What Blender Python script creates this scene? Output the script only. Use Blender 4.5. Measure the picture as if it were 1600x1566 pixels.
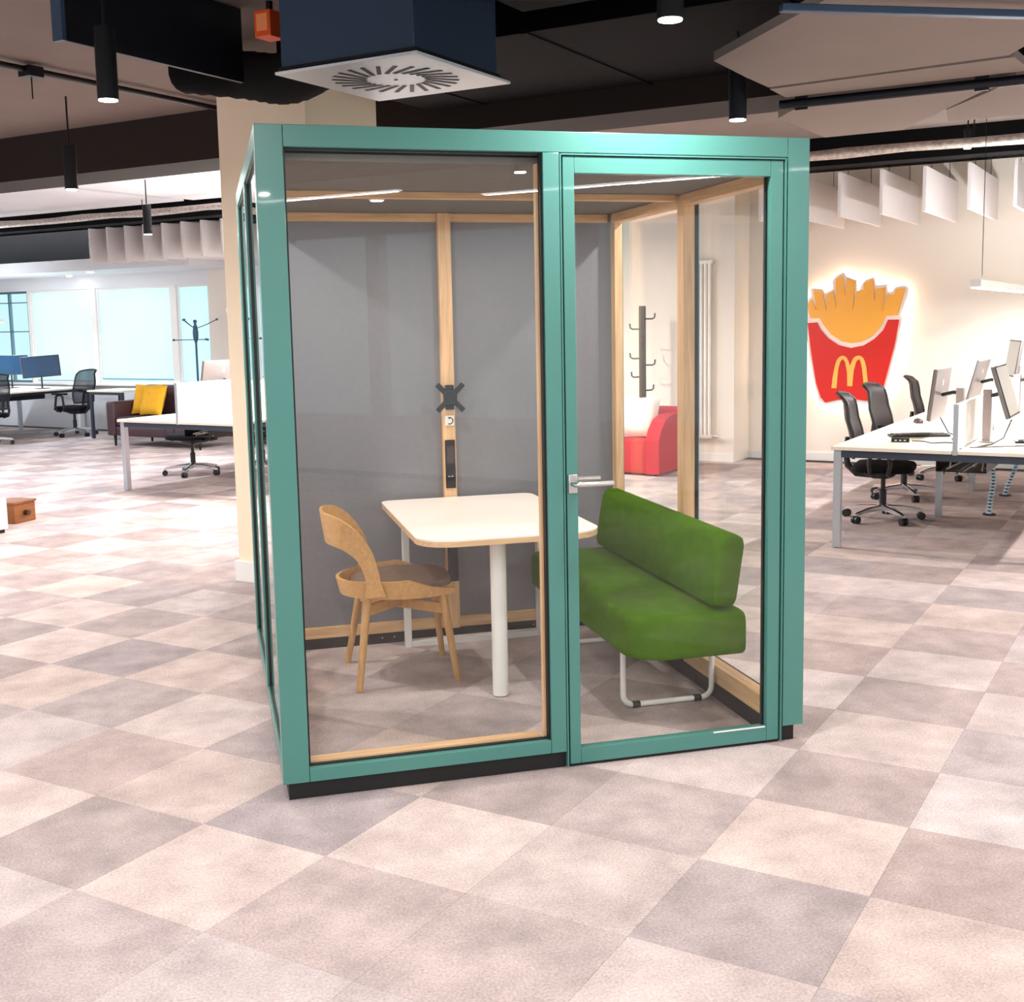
import bpy, bmesh, math, random
from mathutils import Vector, Matrix

random.seed(7)
for _o in list(bpy.data.objects):
    bpy.data.objects.remove(_o, do_unlink=True)
SC = bpy.context.scene
C = SC.collection
PI = math.pi
K = math.sqrt(2.0)


def room(s, t, z=0.0):
    """room axes: s runs towards the sign wall, t to the right along it"""
    return Vector(((s + t) / K, (s - t) / K, z))


# ------------------------------------------------------------------ camera
CAM = Vector((-0.1828, -3.8308, 1.5773))
YAW, PITCH, ROLL, FPX = -0.26840, -0.12696, -0.01750, 1835.27
fwd = Vector((-math.sin(YAW) * math.cos(PITCH), math.cos(YAW) * math.cos(PITCH), math.sin(PITCH)))
rgt = Vector((math.cos(YAW), math.sin(YAW), 0))
upv = rgt.cross(fwd)
r2 = rgt * math.cos(ROLL) + upv * math.sin(ROLL)
u2 = upv * math.cos(ROLL) - rgt * math.sin(ROLL)
cam = bpy.data.cameras.new('camera')
co = bpy.data.objects.new('camera', cam)
C.objects.link(co)
co.matrix_world = Matrix(((r2.x, u2.x, -fwd.x, CAM.x), (r2.y, u2.y, -fwd.y, CAM.y),
                          (r2.z, u2.z, -fwd.z, CAM.z), (0, 0, 0, 1)))
cam.sensor_fit = 'HORIZONTAL'
cam.sensor_width = 36.0
cam.lens = FPX / 1600 * 36.0
cam.shift_x = -29.4 / 1600
cam.shift_y = -46.8 / 1600
cam.clip_start = 0.05
SC.camera = co

# ------------------------------------------------------------------ world, light, exposure
w = bpy.data.worlds.new('world')
SC.world = w
w.use_nodes = True
bg = w.node_tree.nodes['Background']
bg.inputs[0].default_value = (0.78, 0.93, 1.0, 1)
bg.inputs[1].default_value = 1.0
SC.view_settings.view_transform = 'Standard'
SC.view_settings.look = 'None'
SC.view_settings.gamma = 1.0
SC.view_settings.use_curve_mapping = False
SC.view_settings.exposure = 0.38


def area_light(name, loc, direction, sx, sy, power, col, parent=None, shape='RECTANGLE', spread=PI):
    l = bpy.data.lights.new(name, 'AREA')
    l.shape = shape
    l.size = sx
    l.size_y = sy
    l.energy = power
    l.color = col
    l.spread = spread
    o = bpy.data.objects.new(name, l)
    C.objects.link(o)
    o.location = loc
    o.rotation_euler = Vector(direction).to_track_quat('-Z', 'Y').to_euler()
    if parent is not None:
        o.parent = parent
    return o


A3 = Vector((1, 1, 0)) / K
B3 = Vector((1, -1, 0)) / K
# daylight coming in through the glazing of the room
area_light('daylight_window', room(10.9, -13.0, 1.7), -A3, 8.5, 2.6, 80, (0.58, 0.88, 1.0))


# ------------------------------------------------------------------ materials
def lin(c):
    def f(v):
        v /= 255.0
        return v / 12.92 if v <= 0.04045 else ((v + 0.055) / 1.055) ** 2.4
    return (f(c[0]), f(c[1]), f(c[2]), 1)


MATS = {}


def mat(name, rgb, rough=0.5, metal=0.0, var=0.0, scale=8.0, bump=0.0, bscale=200.0, spec=0.5, stretch=None,
        coat=0.0, emit=None, es=0.0, sheen=0.0):
    if name in MATS:
        return MATS[name]
    m = bpy.data.materials.new(name)
    m.use_nodes = True
    nt = m.node_tree
    p = nt.nodes['Principled BSDF']
    p.inputs['Base Color'].default_value = lin(rgb)
    p.inputs['Roughness'].default_value = rough
    p.inputs['Metallic'].default_value = metal
    p.inputs['Specular IOR Level'].default_value = spec
    p.inputs['Coat Weight'].default_value = coat
    p.inputs['Sheen Weight'].default_value = sheen
    if emit:
        p.inputs['Emission Color'].default_value = lin(emit)
        p.inputs['Emission Strength'].default_value = es
    if var > 0 or bump > 0:
        tc = nt.nodes.new('ShaderNodeTexCoord')
        mp = nt.nodes.new('ShaderNodeMapping')
        nt.links.new(tc.outputs['Object'], mp.inputs[0])
        if stretch:
            mp.inputs['Scale'].default_value = stretch
    if var > 0:
        n = nt.nodes.new('ShaderNodeTexNoise')
        n.inputs['Scale'].default_value = scale
        n.inputs['Detail'].default_value = 5
        nt.links.new(mp.outputs[0], n.inputs['Vector'])
        r = nt.nodes.new('ShaderNodeValToRGB')
        c = lin(rgb)
        r.color_ramp.elements[0].position = 0.3
        r.color_ramp.elements[1].position = 0.7
        r.color_ramp.elements[0].color = tuple(max(0, v * (1 - var)) for v in c[:3]) + (1,)
        r.color_ramp.elements[1].color = tuple(min(1, v * (1 + var)) for v in c[:3]) + (1,)
        nt.links.new(n.outputs['Fac'], r.inputs[0])
        nt.links.new(r.outputs[0], p.inputs['Base Color'])
    if bump > 0:
        n2 = nt.nodes.new('ShaderNodeTexNoise')
        n2.inputs['Scale'].default_value = bscale
        n2.inputs['Detail'].default_value = 3
        nt.links.new(mp.outputs[0], n2.inputs['Vector'])
        b = nt.nodes.new('ShaderNodeBump')
        b.inputs['Strength'].default_value = bump
        b.inputs['Distance'].default_value = 0.004
        nt.links.new(n2.outputs['Fac'], b.inputs['Height'])
        nt.links.new(b.outputs[0], p.inputs['Normal'])
    MATS[name] = m
    return m


def wood_mat(name, rgb, axis='z', rough=0.45, con=1.0):
    if name in MATS:
        return MATS[name]
    m = mat(name, rgb, rough)
    nt = m.node_tree
    p = nt.nodes['Principled BSDF']
    tc = nt.nodes.new('ShaderNodeTexCoord')
    mp = nt.nodes.new('ShaderNodeMapping')
    sc = {'x': (1.5, 22, 22), 'y': (22, 1.5, 22), 'z': (22, 22, 1.5)}[axis]
    mp.inputs['Scale'].default_value = sc
    n = nt.nodes.new('ShaderNodeTexNoise')
    n.inputs['Scale'].default_value = 2.5
    n.inputs['Detail'].default_value = 6
    n.inputs['Distortion'].default_value = 0.6
    r = nt.nodes.new('ShaderNodeValToRGB')
    c = lin(rgb)
    r.color_ramp.elements[0].position = 0.3
    r.color_ramp.elements[1].position = 0.72
    r.color_ramp.elements[0].color = (c[0] * (1 - .22 * con), c[1] * (1 - .26 * con), c[2] * (1 - .32 * con), 1)
    r.color_ramp.elements[1].color = (min(1, c[0] * 1.12), min(1, c[1] * 1.12), min(1, c[2] * 1.1), 1)
    nt.links.new(tc.outputs['Object'], mp.inputs[0])
    nt.links.new(mp.outputs[0], n.inputs['Vector'])
    nt.links.new(n.outputs['Fac'], r.inputs[0])
    nt.links.new(r.outputs[0], p.inputs['Base Color'])
    return m


def glass_mat(name, tint=(0.965, 0.985, 0.975), ior=1.5, boost=1.0):
    if name in MATS:
        return MATS[name]
    m = bpy.data.materials.new(name)
    m.use_nodes = True
    nt = m.node_tree
    nt.nodes.clear()
    out = nt.nodes.new('ShaderNodeOutputMaterial')
    tr = nt.nodes.new('ShaderNodeBsdfTransparent')
    tr.inputs[0].default_value = tint + (1,)
    gl = nt.nodes.new('ShaderNodeBsdfGlossy')
    gl.inputs['Roughness'].default_value = 0.0
    gl.inputs[0].default_value = (1, 1, 1, 1)
    # Schlick reflectance, the same from both sides of the thin pane
    geo = nt.nodes.new('ShaderNodeNewGeometry')
    dt = nt.nodes.new('ShaderNodeVectorMath')
    dt.operation = 'DOT_PRODUCT'
    nt.links.new(geo.outputs['Normal'], dt.inputs[0])
    nt.links.new(geo.outputs['Incoming'], dt.inputs[1])
    ab = nt.nodes.new('ShaderNodeMath')
    ab.operation = 'ABSOLUTE'
    nt.links.new(dt.outputs['Value'], ab.inputs[0])
    om = nt.nodes.new('ShaderNodeMath')
    om.operation = 'SUBTRACT'
    om.inputs[0].default_value = 1.0
    nt.links.new(ab.outputs[0], om.inputs[1])
    pw = nt.nodes.new('ShaderNodeMath')
    pw.operation = 'POWER'
    pw.inputs[1].default_value = 5.0
    nt.links.new(om.outputs[0], pw.inputs[0])
    f0 = ((ior - 1) / (ior + 1)) ** 2 * boost
    ml = nt.nodes.new('ShaderNodeMath')
    ml.operation = 'MULTIPLY_ADD'
    ml.inputs[1].default_value = 1 - f0
    ml.inputs[2].default_value = f0
    nt.links.new(pw.outputs[0], ml.inputs[0])
    mx = nt.nodes.new('ShaderNodeMixShader')
    nt.links.new(ml.outputs[0], mx.inputs[0])
    nt.links.new(tr.outputs[0], mx.inputs[1])
    nt.links.new(gl.outputs[0], mx.inputs[2])
    nt.links.new(mx.outputs[0], out.inputs[0])
    MATS[name] = m
    return m


def emit_mat(name, rgb, strength):
    if name in MATS:
        return MATS[name]
    m = bpy.data.materials.new(name)
    m.use_nodes = True
    nt = m.node_tree
    p = nt.nodes['Principled BSDF']
    p.inputs['Base Color'].default_value = lin(rgb)
    p.inputs['Emission Color'].default_value = lin(rgb)
    p.inputs['Emission Strength'].default_value = strength
    MATS[name] = m
    return m


def carpet_mat(name, attr):
    """carpet pile: colour from the tile (object colour or face attribute), grain from noise"""
    m = bpy.data.materials.new(name)
    m.use_nodes = True
    nt = m.node_tree
    p = nt.nodes['Principled BSDF']
    p.inputs['Roughness'].default_value = 0.95
    p.inputs['Specular IOR Level'].default_value = 0.12
    geo = nt.nodes.new('ShaderNodeNewGeometry')
    if attr:
        src = nt.nodes.new('ShaderNodeAttribute')
        src.attribute_name = 'tile_col'
    else:
        src = nt.nodes.new('ShaderNodeObjectInfo')
    n1 = nt.nodes.new('ShaderNodeTexNoise')
    n1.inputs['Scale'].default_value = 4.5
    n1.inputs['Detail'].default_value = 7
    n1.inputs['Roughness'].default_value = 0.62
    n2 = nt.nodes.new('ShaderNodeTexNoise')
    n2.inputs['Scale'].default_value = 130
    n2.inputs['Detail'].default_value = 2
    for n in (n1, n2):
        nt.links.new(geo.outputs['Position'], n.inputs['Vector'])
    ma = nt.nodes.new('ShaderNodeMapRange')
    ma.inputs['From Min'].default_value = 0.3
    ma.inputs['From Max'].default_value = 0.7
    ma.inputs['To Min'].default_value = 0.76
    ma.inputs['To Max'].default_value = 1.20
    nt.links.new(n1.outputs['Fac'], ma.inputs['Value'])
    mb_ = nt.nodes.new('ShaderNodeMapRange')
    mb_.inputs['From Min'].default_value = 0.25
    mb_.inputs['From Max'].default_value = 0.75
    mb_.inputs['To Min'].default_value = 0.78
    mb_.inputs['To Max'].default_value = 1.2
    nt.links.new(n2.outputs['Fac'], mb_.inputs['Value'])
    mu = nt.nodes.new('ShaderNodeMath')
    mu.operation = 'MULTIPLY'
    nt.links.new(ma.outputs[0], mu.inputs[0])
    nt.links.new(mb_.outputs[0], mu.inputs[1])
    vm = nt.nodes.new('ShaderNodeVectorMath')
    vm.operation = 'SCALE'
    nt.links.new(src.outputs['Color'], vm.inputs[0])
    nt.links.new(mu.outputs[0], vm.inputs['Scale'])
    nt.links.new(vm.outputs[0], p.inputs['Base Color'])
    b = nt.nodes.new('ShaderNodeBump')
    b.inputs['Strength'].default_value = 0.5
    b.inputs['Distance'].default_value = 0.004
    nt.links.new(n2.outputs['Fac'], b.inputs['Height'])
    nt.links.new(b.outputs[0], p.inputs['Normal'])
    return m


TEAL = mat('teal_paint', (73, 130, 121), 0.34, var=0.03, scale=3, coat=0.15)
BLACKP = mat('black_plinth', (14, 13, 14), 0.6)
GASK = mat('black_gasket', (10, 10, 12), 0.5)
OAK = wood_mat('light_oak', (226, 186, 142), 'z')
OAKX = wood_mat('light_oak_x', (226, 186, 142), 'x')
OAKY = wood_mat('light_oak_y', (226, 186, 142), 'y')
CHWOOD = wood_mat('chair_oak', (208, 160, 100), 'y', 0.4, 0.5)
CHWOODZ = wood_mat('chair_oak_leg', (204, 158, 100), 'z', 0.4)
FELT = mat('grey_felt', (132, 132, 137), 0.95, var=0.04, scale=60, bump=0.08, bscale=500, spec=0.1)
FELTD = mat('ceiling_felt', (128, 124, 120), 0.95, var=0.05, scale=20, bump=0.2, bscale=300, spec=0.1)
GLASS = glass_mat('booth_glass', (0.985, 0.99, 0.985), boost=0.6)
WGLASS = glass_mat('window_glass', (0.93, 0.98, 0.99))
STEEL = mat('brushed_steel', (205, 203, 200), 0.28, 1.0)
CHROME = mat('polished_aluminium', (222, 224, 228), 0.22, 1.0)
ALU = mat('silver_powder_coat', (196, 201, 208), 0.35, 0.6)
WHITEM = mat('white_powder_coat', (236, 233, 228), 0.4)
WHITEL = mat('white_laminate', (250, 240, 230), 0.35, var=0.015, scale=5)
WHITEP = mat('white_panel', (238, 234, 230), 0.55)
DESKTOP = mat('desk_laminate', (236, 226, 208), 0.4, var=0.015, scale=4)
DARKBEAM = mat('dark_desk_beam', (62, 70, 84), 0.4, 0.4)
GREEN = mat('green_wool', (66, 104, 0), 0.95, var=0.10, scale=18, bump=0.3, bscale=260, spec=0.05)
SEATF = mat('taupe_seat_fabric', (128, 108, 94), 0.95, var=0.08, scale=40, bump=0.3, bscale=300, spec=0.1)
BLKFAB = mat('black_fabric', (18, 17, 20), 0.9, var=0.1, scale=30, bump=0.2, bscale=200, spec=0.2)
BLKPL = mat('black_plastic', (20, 20, 23), 0.45)
BLKBACK = mat('dark_chair_shell', (42, 31, 29), 0.55, var=0.05, scale=12)
BLKMET = mat('black_metal', (16, 17, 22), 0.4, 0.3)
RED = mat('red_upholstery', (196, 40, 52), 0.85, var=0.05, scale=10, bump=0.2, bscale=200, spec=0.2)
CREAMF = mat('cream_cushion_cloth', (240, 228, 216), 0.95, var=0.03, scale=15, bump=0.3, bscale=150)
YELF = mat('mustard_cushion_cloth', (228, 168, 36), 0.95, var=0.06, scale=15, bump=0.3, bscale=150)
BROWNF = mat('dark_brown_leather', (64, 40, 46), 0.5, var=0.08, scale=10, bump=0.15, bscale=60)
WALLM = mat('warm_white_paint', (236, 226, 214), 0.8, var=0.012, scale=2, bump=0.05, bscale=90)
WALLG = mat('cool_white_paint', (226, 226, 230), 0.8, var=0.012, scale=2)
CONC = mat('taupe_slab', (112, 98, 91), 0.9, var=0.08, scale=1.6, bump=0.1, bscale=30)
BLKCEIL = mat('black_ceiling_paint', (7, 6, 7), 0.95, var=0.1, scale=3, spec=0.15)
BEAMM = mat('dark_brown_beam_paint', (30, 17, 12), 0.9, var=0.08, scale=2)
RAFT = mat('taupe_ceiling_panel', (142, 127, 119), 0.85, var=0.05, scale=1.5, bump=0.06, bscale=40)
RAFTL = mat('window_lit_panel', (214, 210, 212), 0.85, var=0.04, scale=1.5)  # window light on the slab, put into the panel colour
DUCT = mat('black_duct', (15, 18, 30), 0.42, 0.2)
DUCTB = mat('blue_grey_sheet_metal', (70, 92, 118), 0.4, 0.5)
SILVER = mat('foil_pipe_lagging', (190, 180, 172), 0.45, 0.7, var=0.3, scale=30, bump=0.8, bscale=40)
ORANGE = mat('orange_plastic', (226, 84, 28), 0.5)
FINM = mat('white_baffle_felt', (236, 228, 226), 0.9, var=0.015, scale=6, bump=0.05, bscale=200)
SIGNW = mat('sign_white_acrylic', (250, 232, 222), 0.35)
SIGNY = mat('sign_yellow_acrylic', (248, 176, 60), 0.35)
SIGNR = mat('sign_red_acrylic', (214, 22, 8), 0.3)
SIGNM = mat('sign_arch_yellow', (255, 188, 86), 0.35)
HALO = emit_mat('halo_led', (255, 240, 218), 12)
LAMPE = emit_mat('lamp_lens', (255, 246, 232), 18)
PENDE = emit_mat('pendant_lens', (246, 250, 255), 7)
SCREENB = mat('monitor_screen_off', (18, 60, 92), 0.12, coat=0.4)
SCREENG = mat('monitor_screen_grey', (120, 124, 124), 0.15, coat=0.3)
MONBACK = mat('monitor_back_aluminium', (136, 126, 124), 0.35, 0.55)
CABLE = mat('grey_cable', (120, 112, 106), 0.6)
CABLEB = mat('black_cable', (24, 24, 28), 0.6)
BROWNB = wood_mat('brown_box_wood', (140, 84, 40), 'x')
ARMGREY = mat('warm_grey_column', (176, 162, 160), 0.5)


def blind_mat():
    m = bpy.data.materials.new('translucent_blind')
    m.use_nodes = True
    nt = m.node_tree
    nt.nodes.clear()
    out = nt.nodes.new('ShaderNodeOutputMaterial')
    d = nt.nodes.new('ShaderNodeBsdfDiffuse')
    d.inputs[0].default_value = (0.86, 0.93, 0.95, 1)
    t = nt.nodes.new('ShaderNodeBsdfTranslucent')
    t.inputs[0].default_value = (0.84, 0.96, 0.98, 1)
    mx = nt.nodes.new('ShaderNodeMixShader')
    mx.inputs[0].default_value = 0.62
    nt.links.new(d.outputs[0], mx.inputs[1])
    nt.links.new(t.outputs[0], mx.inputs[2])
    nt.links.new(mx.outputs[0], out.inputs[0])
    return m


BLIND = blind_mat()


def mesh_fabric_mat():
    """see-through office-chair mesh: a fine weave with holes"""
    m = bpy.data.materials.new('black_mesh_weave')
    m.use_nodes = True
    nt = m.node_tree
    p = nt.nodes['Principled BSDF']
    p.inputs['Base Color'].default_value = lin((26, 30, 44))
    p.inputs['Roughness'].default_value = 0.7
    out = nt.nodes['Material Output']
    tr = nt.nodes.new('ShaderNodeBsdfTransparent')
    mx = nt.nodes.new('ShaderNodeMixShader')
    tc = nt.nodes.new('ShaderNodeTexCoord')
    ck = nt.nodes.new('ShaderNodeTexChecker')
    ck.inputs['Scale'].default_value = 350
    nt.links.new(tc.outputs['Object'], ck.inputs['Vector'])
    mp = nt.nodes.new('ShaderNodeMapRange')
    mp.inputs['To Min'].default_value = 0.9
    mp.inputs['To Max'].default_value = 0.35
    nt.links.new(ck.outputs['Fac'], mp.inputs['Value'])
    nt.links.new(mp.outputs[0], mx.inputs[0])
    nt.links.new(tr.outputs[0], mx.inputs[1])
    nt.links.new(p.outputs[0], mx.inputs[2])
    nt.links.new(mx.outputs[0], out.inputs[0])
    return m


MESHW = mesh_fabric_mat()


# ------------------------------------------------------------------ mesh helpers
class MB:
    """collects shapes into one mesh"""

    def __init__(self):
        self.bm = bmesh.new()

    def _merge(self, b):
        me = bpy.data.meshes.new('tmp')
        b.to_mesh(me)
        b.free()
        self.bm.from_mesh(me)
        bpy.data.meshes.remove(me)

    def box(self, x0, x1, y0, y1, z0, z1, bev=0.0, seg=2, M=None):
        b = bmesh.new()
        bmesh.ops.create_cube(b, size=1)
        bmesh.ops.scale(b, vec=(x1 - x0, y1 - y0, z1 - z0), verts=b.verts)
        bmesh.ops.translate(b, vec=((x0 + x1) / 2, (y0 + y1) / 2, (z0 + z1) / 2), verts=b.verts)
        if bev > 0:
            bmesh.ops.bevel(b, geom=list(b.edges), offset=bev, segments=seg, profile=0.5, affect='EDGES')
        if M is not None:
            bmesh.ops.transform(b, matrix=M, verts=b.verts)
        self._merge(b)
        return self

    def cyl(self, p0, p1, r0, r1=None, seg=16):
        r1 = r0 if r1 is None else r1
        p0, p1 = Vector(p0), Vector(p1)
        d = p1 - p0
        b = bmesh.new()
        bmesh.ops.create_cone(b, cap_ends=True, segments=seg, radius1=r0, radius2=r1, depth=d.length)
        M = Matrix.Translation((p0 + p1) / 2) @ d.to_track_quat('Z', 'Y').to_matrix().to_4x4()
        bmesh.ops.transform(b, matrix=M, verts=b.verts)
        self._merge(b)
        return self

    def tube(self, pts, r, seg=8, closed=False):
        pts = [Vector(p) for p in pts]
        n = len(pts)
        rings = []
        up = None
        for i, p in enumerate(pts):
            a = pts[i - 1] if (i > 0 or closed) else p
            c = pts[(i + 1) % n] if (i < n - 1 or closed) else p
            d = (c - a).normalized()
            if up is None:
                up = Vector((0, 0, 1)) if abs(d.z) < 0.9 else Vector((1, 0, 0))
            side = d.cross(up)
            if side.length < 1e-4:
                side = d.cross(Vector((0.3, 1, 0.2)))
            side.normalize()
            up = side.cross(d).normalized()
            rr = r[i] if isinstance(r, (list, tuple)) else r
            rings.append([self.bm.verts.new(p + side * math.cos(2 * PI * k / seg) * rr + up * math.sin(2 * PI * k / seg) * rr)
                          for k in range(seg)])
        m = n if closed else n - 1
        for i in range(m):
            A, B = rings[i], rings[(i + 1) % n]
            for k in range(seg):
                self.bm.faces.new((A[k], A[(k + 1) % seg], B[(k + 1) % seg], B[k]))
        if not closed:
            self.bm.faces.new(rings[0][::-1])
            self.bm.faces.new(rings[-1])
        return self

    def prism(self, poly, h0, h1, M=None):
        """2D polygon extruded from h0 to h1 along local z"""
        b = bmesh.new()
        lo = [b.verts.new((x, y, h0)) for x, y in poly]
        hi = [b.verts.new((x, y, h1)) for x, y in poly]
        n = len(poly)
        f1 = b.faces.new(lo[::-1])
        f2 = b.faces.new(hi)
        for i in range(n):
            b.faces.new((lo[i], lo[(i + 1) % n], hi[(i + 1) % n], hi[i]))
        b.normal_update()
        bmesh.ops.triangulate(b, faces=[f1, f2], ngon_method='EAR_CLIP')
        bmesh.ops.recalc_face_normals(b, faces=b.faces)
        if M is not None:
            bmesh.ops.transform(b, matrix=M, verts=b.verts)
        self._merge(b)
        return self

    def lathe(self, prof, seg=20, M=None):
        b = bmesh.new()
        rings = []
        for r, z in prof:
            rings.append([b.verts.new((r * math.cos(2 * PI * k / seg), r * math.sin(2 * PI * k / seg), z)) for k in range(seg)])
        for i in range(len(prof) - 1):
            for k in range(seg):
                b.faces.new((rings[i][k], rings[i][(k + 1) % seg], rings[i + 1][(k + 1) % seg], rings[i + 1][k]))
        b.faces.new(rings[0][::-1])
        b.faces.new(rings[-1])
        if M is not None:
            bmesh.ops.transform(b, matrix=M, verts=b.verts)
        self._merge(b)
        return self

    def loft(self, rows, closed_v=False, cap=False):
        """rows of equal length point lists"""
        V = [[self.bm.verts.new(p) for p in r] for r in rows]
        n = len(V[0])
        for i in range(len(V) - 1):
            for k in range(n if closed_v else n - 1):
                self.bm.faces.new((V[i][k], V[i][(k + 1) % n], V[i + 1][(k + 1) % n], V[i + 1][k]))
        if cap:
            self.bm.faces.new(V[0][::-1])
            self.bm.faces.new(V[-1])
        return self

    def cushion(self, sx, sy, sz, M=None, n=12, puff=1.0):
        """pillow: square outline with pinched corners, thick middle"""
        b = bmesh.new()
        for sgn in (1, -1):
            V = []
            for i in range(n + 1):
                row = []
                for j in range(n + 1):
                    u, v = -1 + 2 * i / n, -1 + 2 * j / n
                    e = (1 - u ** 4) * (1 - v ** 4)
                    pin = 1 - 0.07 * (1 - abs(u) ** 2) * abs(v) - 0.07 * (1 - abs(v) ** 2) * abs(u)
                    row.append(b.verts.new((u * sx / 2 * pin, v * sy / 2 * pin, sgn * sz / 2 * max(e, 0) ** 0.55 * puff)))
                V.append(row)
            for i in range(n):
                for j in range(n):
                    q = (V[i][j], V[i + 1][j], V[i + 1][j + 1], V[i][j + 1])
                    b.faces.new(q if sgn > 0 else q[::-1])
        bmesh.ops.remove_doubles(b, verts=b.verts, dist=1e-4)
        if M is not None:
            bmesh.ops.transform(b, matrix=M, verts=b.verts)
        self._merge(b)
        return self

    def ob(self, name, material, parent=None, smooth=40, loc=None):
        me = bpy.data.meshes.new(name)
        self.bm.to_mesh(me)
        self.bm.free()
        me.materials.append(material)
        if smooth:
            for p in me.polygons:
                p.use_smooth = True
            try:
                me.set_sharp_from_angle(angle=math.radians(smooth))
            except Exception:
                pass
        o = bpy.data.objects.new(name, me)
        C.objects.link(o)
        if parent is not None:
            o.parent = parent
        if loc is not None:
            o.location = loc
        return o


def tag(o, label=None, cat=None, group=None, kind=None):
    if label:
        o['label'] = label
    if cat:
        o['category'] = cat
    if group:
        o['group'] = group
    if kind:
        o['kind'] = kind
    return o


def thing(name, label, cat, loc=(0, 0, 0), rotz=0.0, group=None):
    o = bpy.data.objects.new(name, None)
    o.empty_display_size = 0.1
    C.objects.link(o)
    o.location = loc
    o.rotation_euler = (0, 0, rotz)
    return tag(o, label, cat, group)


def copy_tree(o, parent=None):
    c = o.copy()
    C.objects.link(c)
    c.parent = parent
    for ch in list(o.children):
        copy_tree(ch, c)
    return c


def arc(cx, cy, r, a0, a1, n=6):
    return [(cx + r * math.cos(a0 + (a1 - a0) * i / n), cy + r * math.sin(a0 + (a1 - a0) * i / n)) for i in range(n + 1)]


def rrect(x0, x1, y0, y1, r, n=6):
    rs = r if isinstance(r, (list, tuple)) else [r] * 4
    return (arc(x1 - rs[0], y1 - rs[0], rs[0], 0, PI / 2, n) + arc(x0 + rs[1], y1 - rs[1], rs[1], PI / 2, PI, n) +
            arc(x0 + rs[2], y0 + rs[2], rs[2], PI, 1.5 * PI, n) + arc(x1 - rs[3], y0 + rs[3], rs[3], 1.5 * PI, 2 * PI, n))


R45 = PI / 4          # local x -> s (towards the sign wall), local y -> -t
MROOM = Matrix.Rotation(R45, 4, 'Z')


def rbox(mb, s0, s1, t0, t1, z0, z1, bev=0.0):
    """box given in room axes"""
    return mb.box(s0, s1, -t1, -t0, z0, z1, bev, 2, MROOM)


def struct(name, mb, m, label=None, smooth=0, parent=None):
    o = mb.ob(name, m, parent, smooth)
    if parent is None:
        o['kind'] = 'structure'
        if label:
            o['label'] = label
    return o


# ------------------------------------------------------------------ floor of carpet tiles
floor = struct('floor', rbox(MB(), -8.0, 10.2, -17.5, 7.5, -0.12, -0.008), mat('subfloor', (60, 56, 54), 0.9),
               'office floor laid with grey and beige carpet tiles')
TS = 0.497
S0, T0 = 0.25, -1.115
CM = carpet_mat('carpet_pile', False)
CMA = carpet_mat('carpet_pile_far', True)
tb = MB().box(-TS / 2 + .0004, TS / 2 - .0004, -TS / 2 + .0004, TS / 2 - .0004, -0.008, 0.0)
tile_src = tb.ob('carpet_tile', CM, floor, 0)
tile_mesh = tile_src.data
bpy.data.objects.remove(tile_src)


def tile_colour(i, j):
    rnd = random.Random(i * 7919 + j * 104729)
    dark = (i + j) % 2 != 0
    if j >= 4:
        dark = not dark
    if i < -2 and j > 4 and rnd.random() < 0.3:
        dark = not dark
    if rnd.random() < 0.02:
        dark = not dark
    base = (175, 160, 158) if dark else (197, 181, 177)
    if i < -1 and 3 <= j <= 9:
        base = tuple(b_ * .5 + m_ * .5 for b_, m_ in zip(base, (186, 170, 166)))
    k = rnd.uniform(0.96, 1.04)
    wv = rnd.uniform(-2.5, 2.5)
    return lin((min(255, (base[0] + wv) * k), base[1] * k, min(255, (base[2] - wv) * k)))


def cam_view(P):
    d = P - CAM
    z = d.dot(fwd)
    if z < 0.3:
        return None
    return 829.4 + FPX * d.dot(r2) / z, 736.2 - FPX * d.dot(u2) / z, z


cand = []
others = []
for i in range(-14, 20):
    for j in range(-33, 18):
        s, t = S0 + TS * (i + .5), T0 + TS * (j + .5)
        if s > 9.9 or s < -6.5 or t < -17 or t > 7:
            continue
        v = cam_view(room(s, t))
        if v and -160 < v[0] < 1760 and v[1] < 1750:
            cand.append((v[2], i, j))
        else:
            others.append((i, j))
cand.sort()
for d, i, j in cand[:300]:
    o = bpy.data.objects.new('carpet_tile', tile_mesh)
    C.objects.link(o)
    o.parent = floor
    s, t = S0 + TS * (i + .5), T0 + TS * (j + .5)
    o.location = room(s, t)
    o.rotation_euler = (0, 0, R45 + (PI / 2 if (i + j) % 2 else 0))
    o.color = tile_colour(i, j)
rest = [(i, j) for _, i, j in cand[300:]] + others
vs, fs, cols = [], [], []
for i, j in rest:
    s, t = S0 + TS * (i + .5), T0 + TS * (j + .5)
    h = TS / 2 - .0004
    b0 = len(vs)
    for z in (-0.008, 0.0):
        for ds, dt in ((-h, -h), (h, -h), (h, h), (-h, h)):
            vs.append(room(s + ds, t + dt, z))
    fs += [(b0 + 7, b0 + 6, b0 + 5, b0 + 4), (b0, b0 + 4, b0 + 5, b0 + 1), (b0 + 1, b0 + 5, b0 + 6, b0 + 2),
           (b0 + 2, b0 + 6, b0 + 7, b0 + 3), (b0 + 3, b0 + 7, b0 + 4, b0)]
    cols += [tile_colour(i, j)] * 5
me = bpy.data.meshes.new('far_carpet_tiles')
me.from_pydata(vs, [], fs)
at = me.attributes.new('tile_col', 'FLOAT_COLOR', 'FACE')
for q, c in enumerate(cols):
    at.data[q].color = c
me.materials.append(CMA)
fo = bpy.data.objects.new('far_carpet', me)
C.objects.link(fo)
fo.parent = floor
fo['kind'] = 'stuff'

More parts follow.
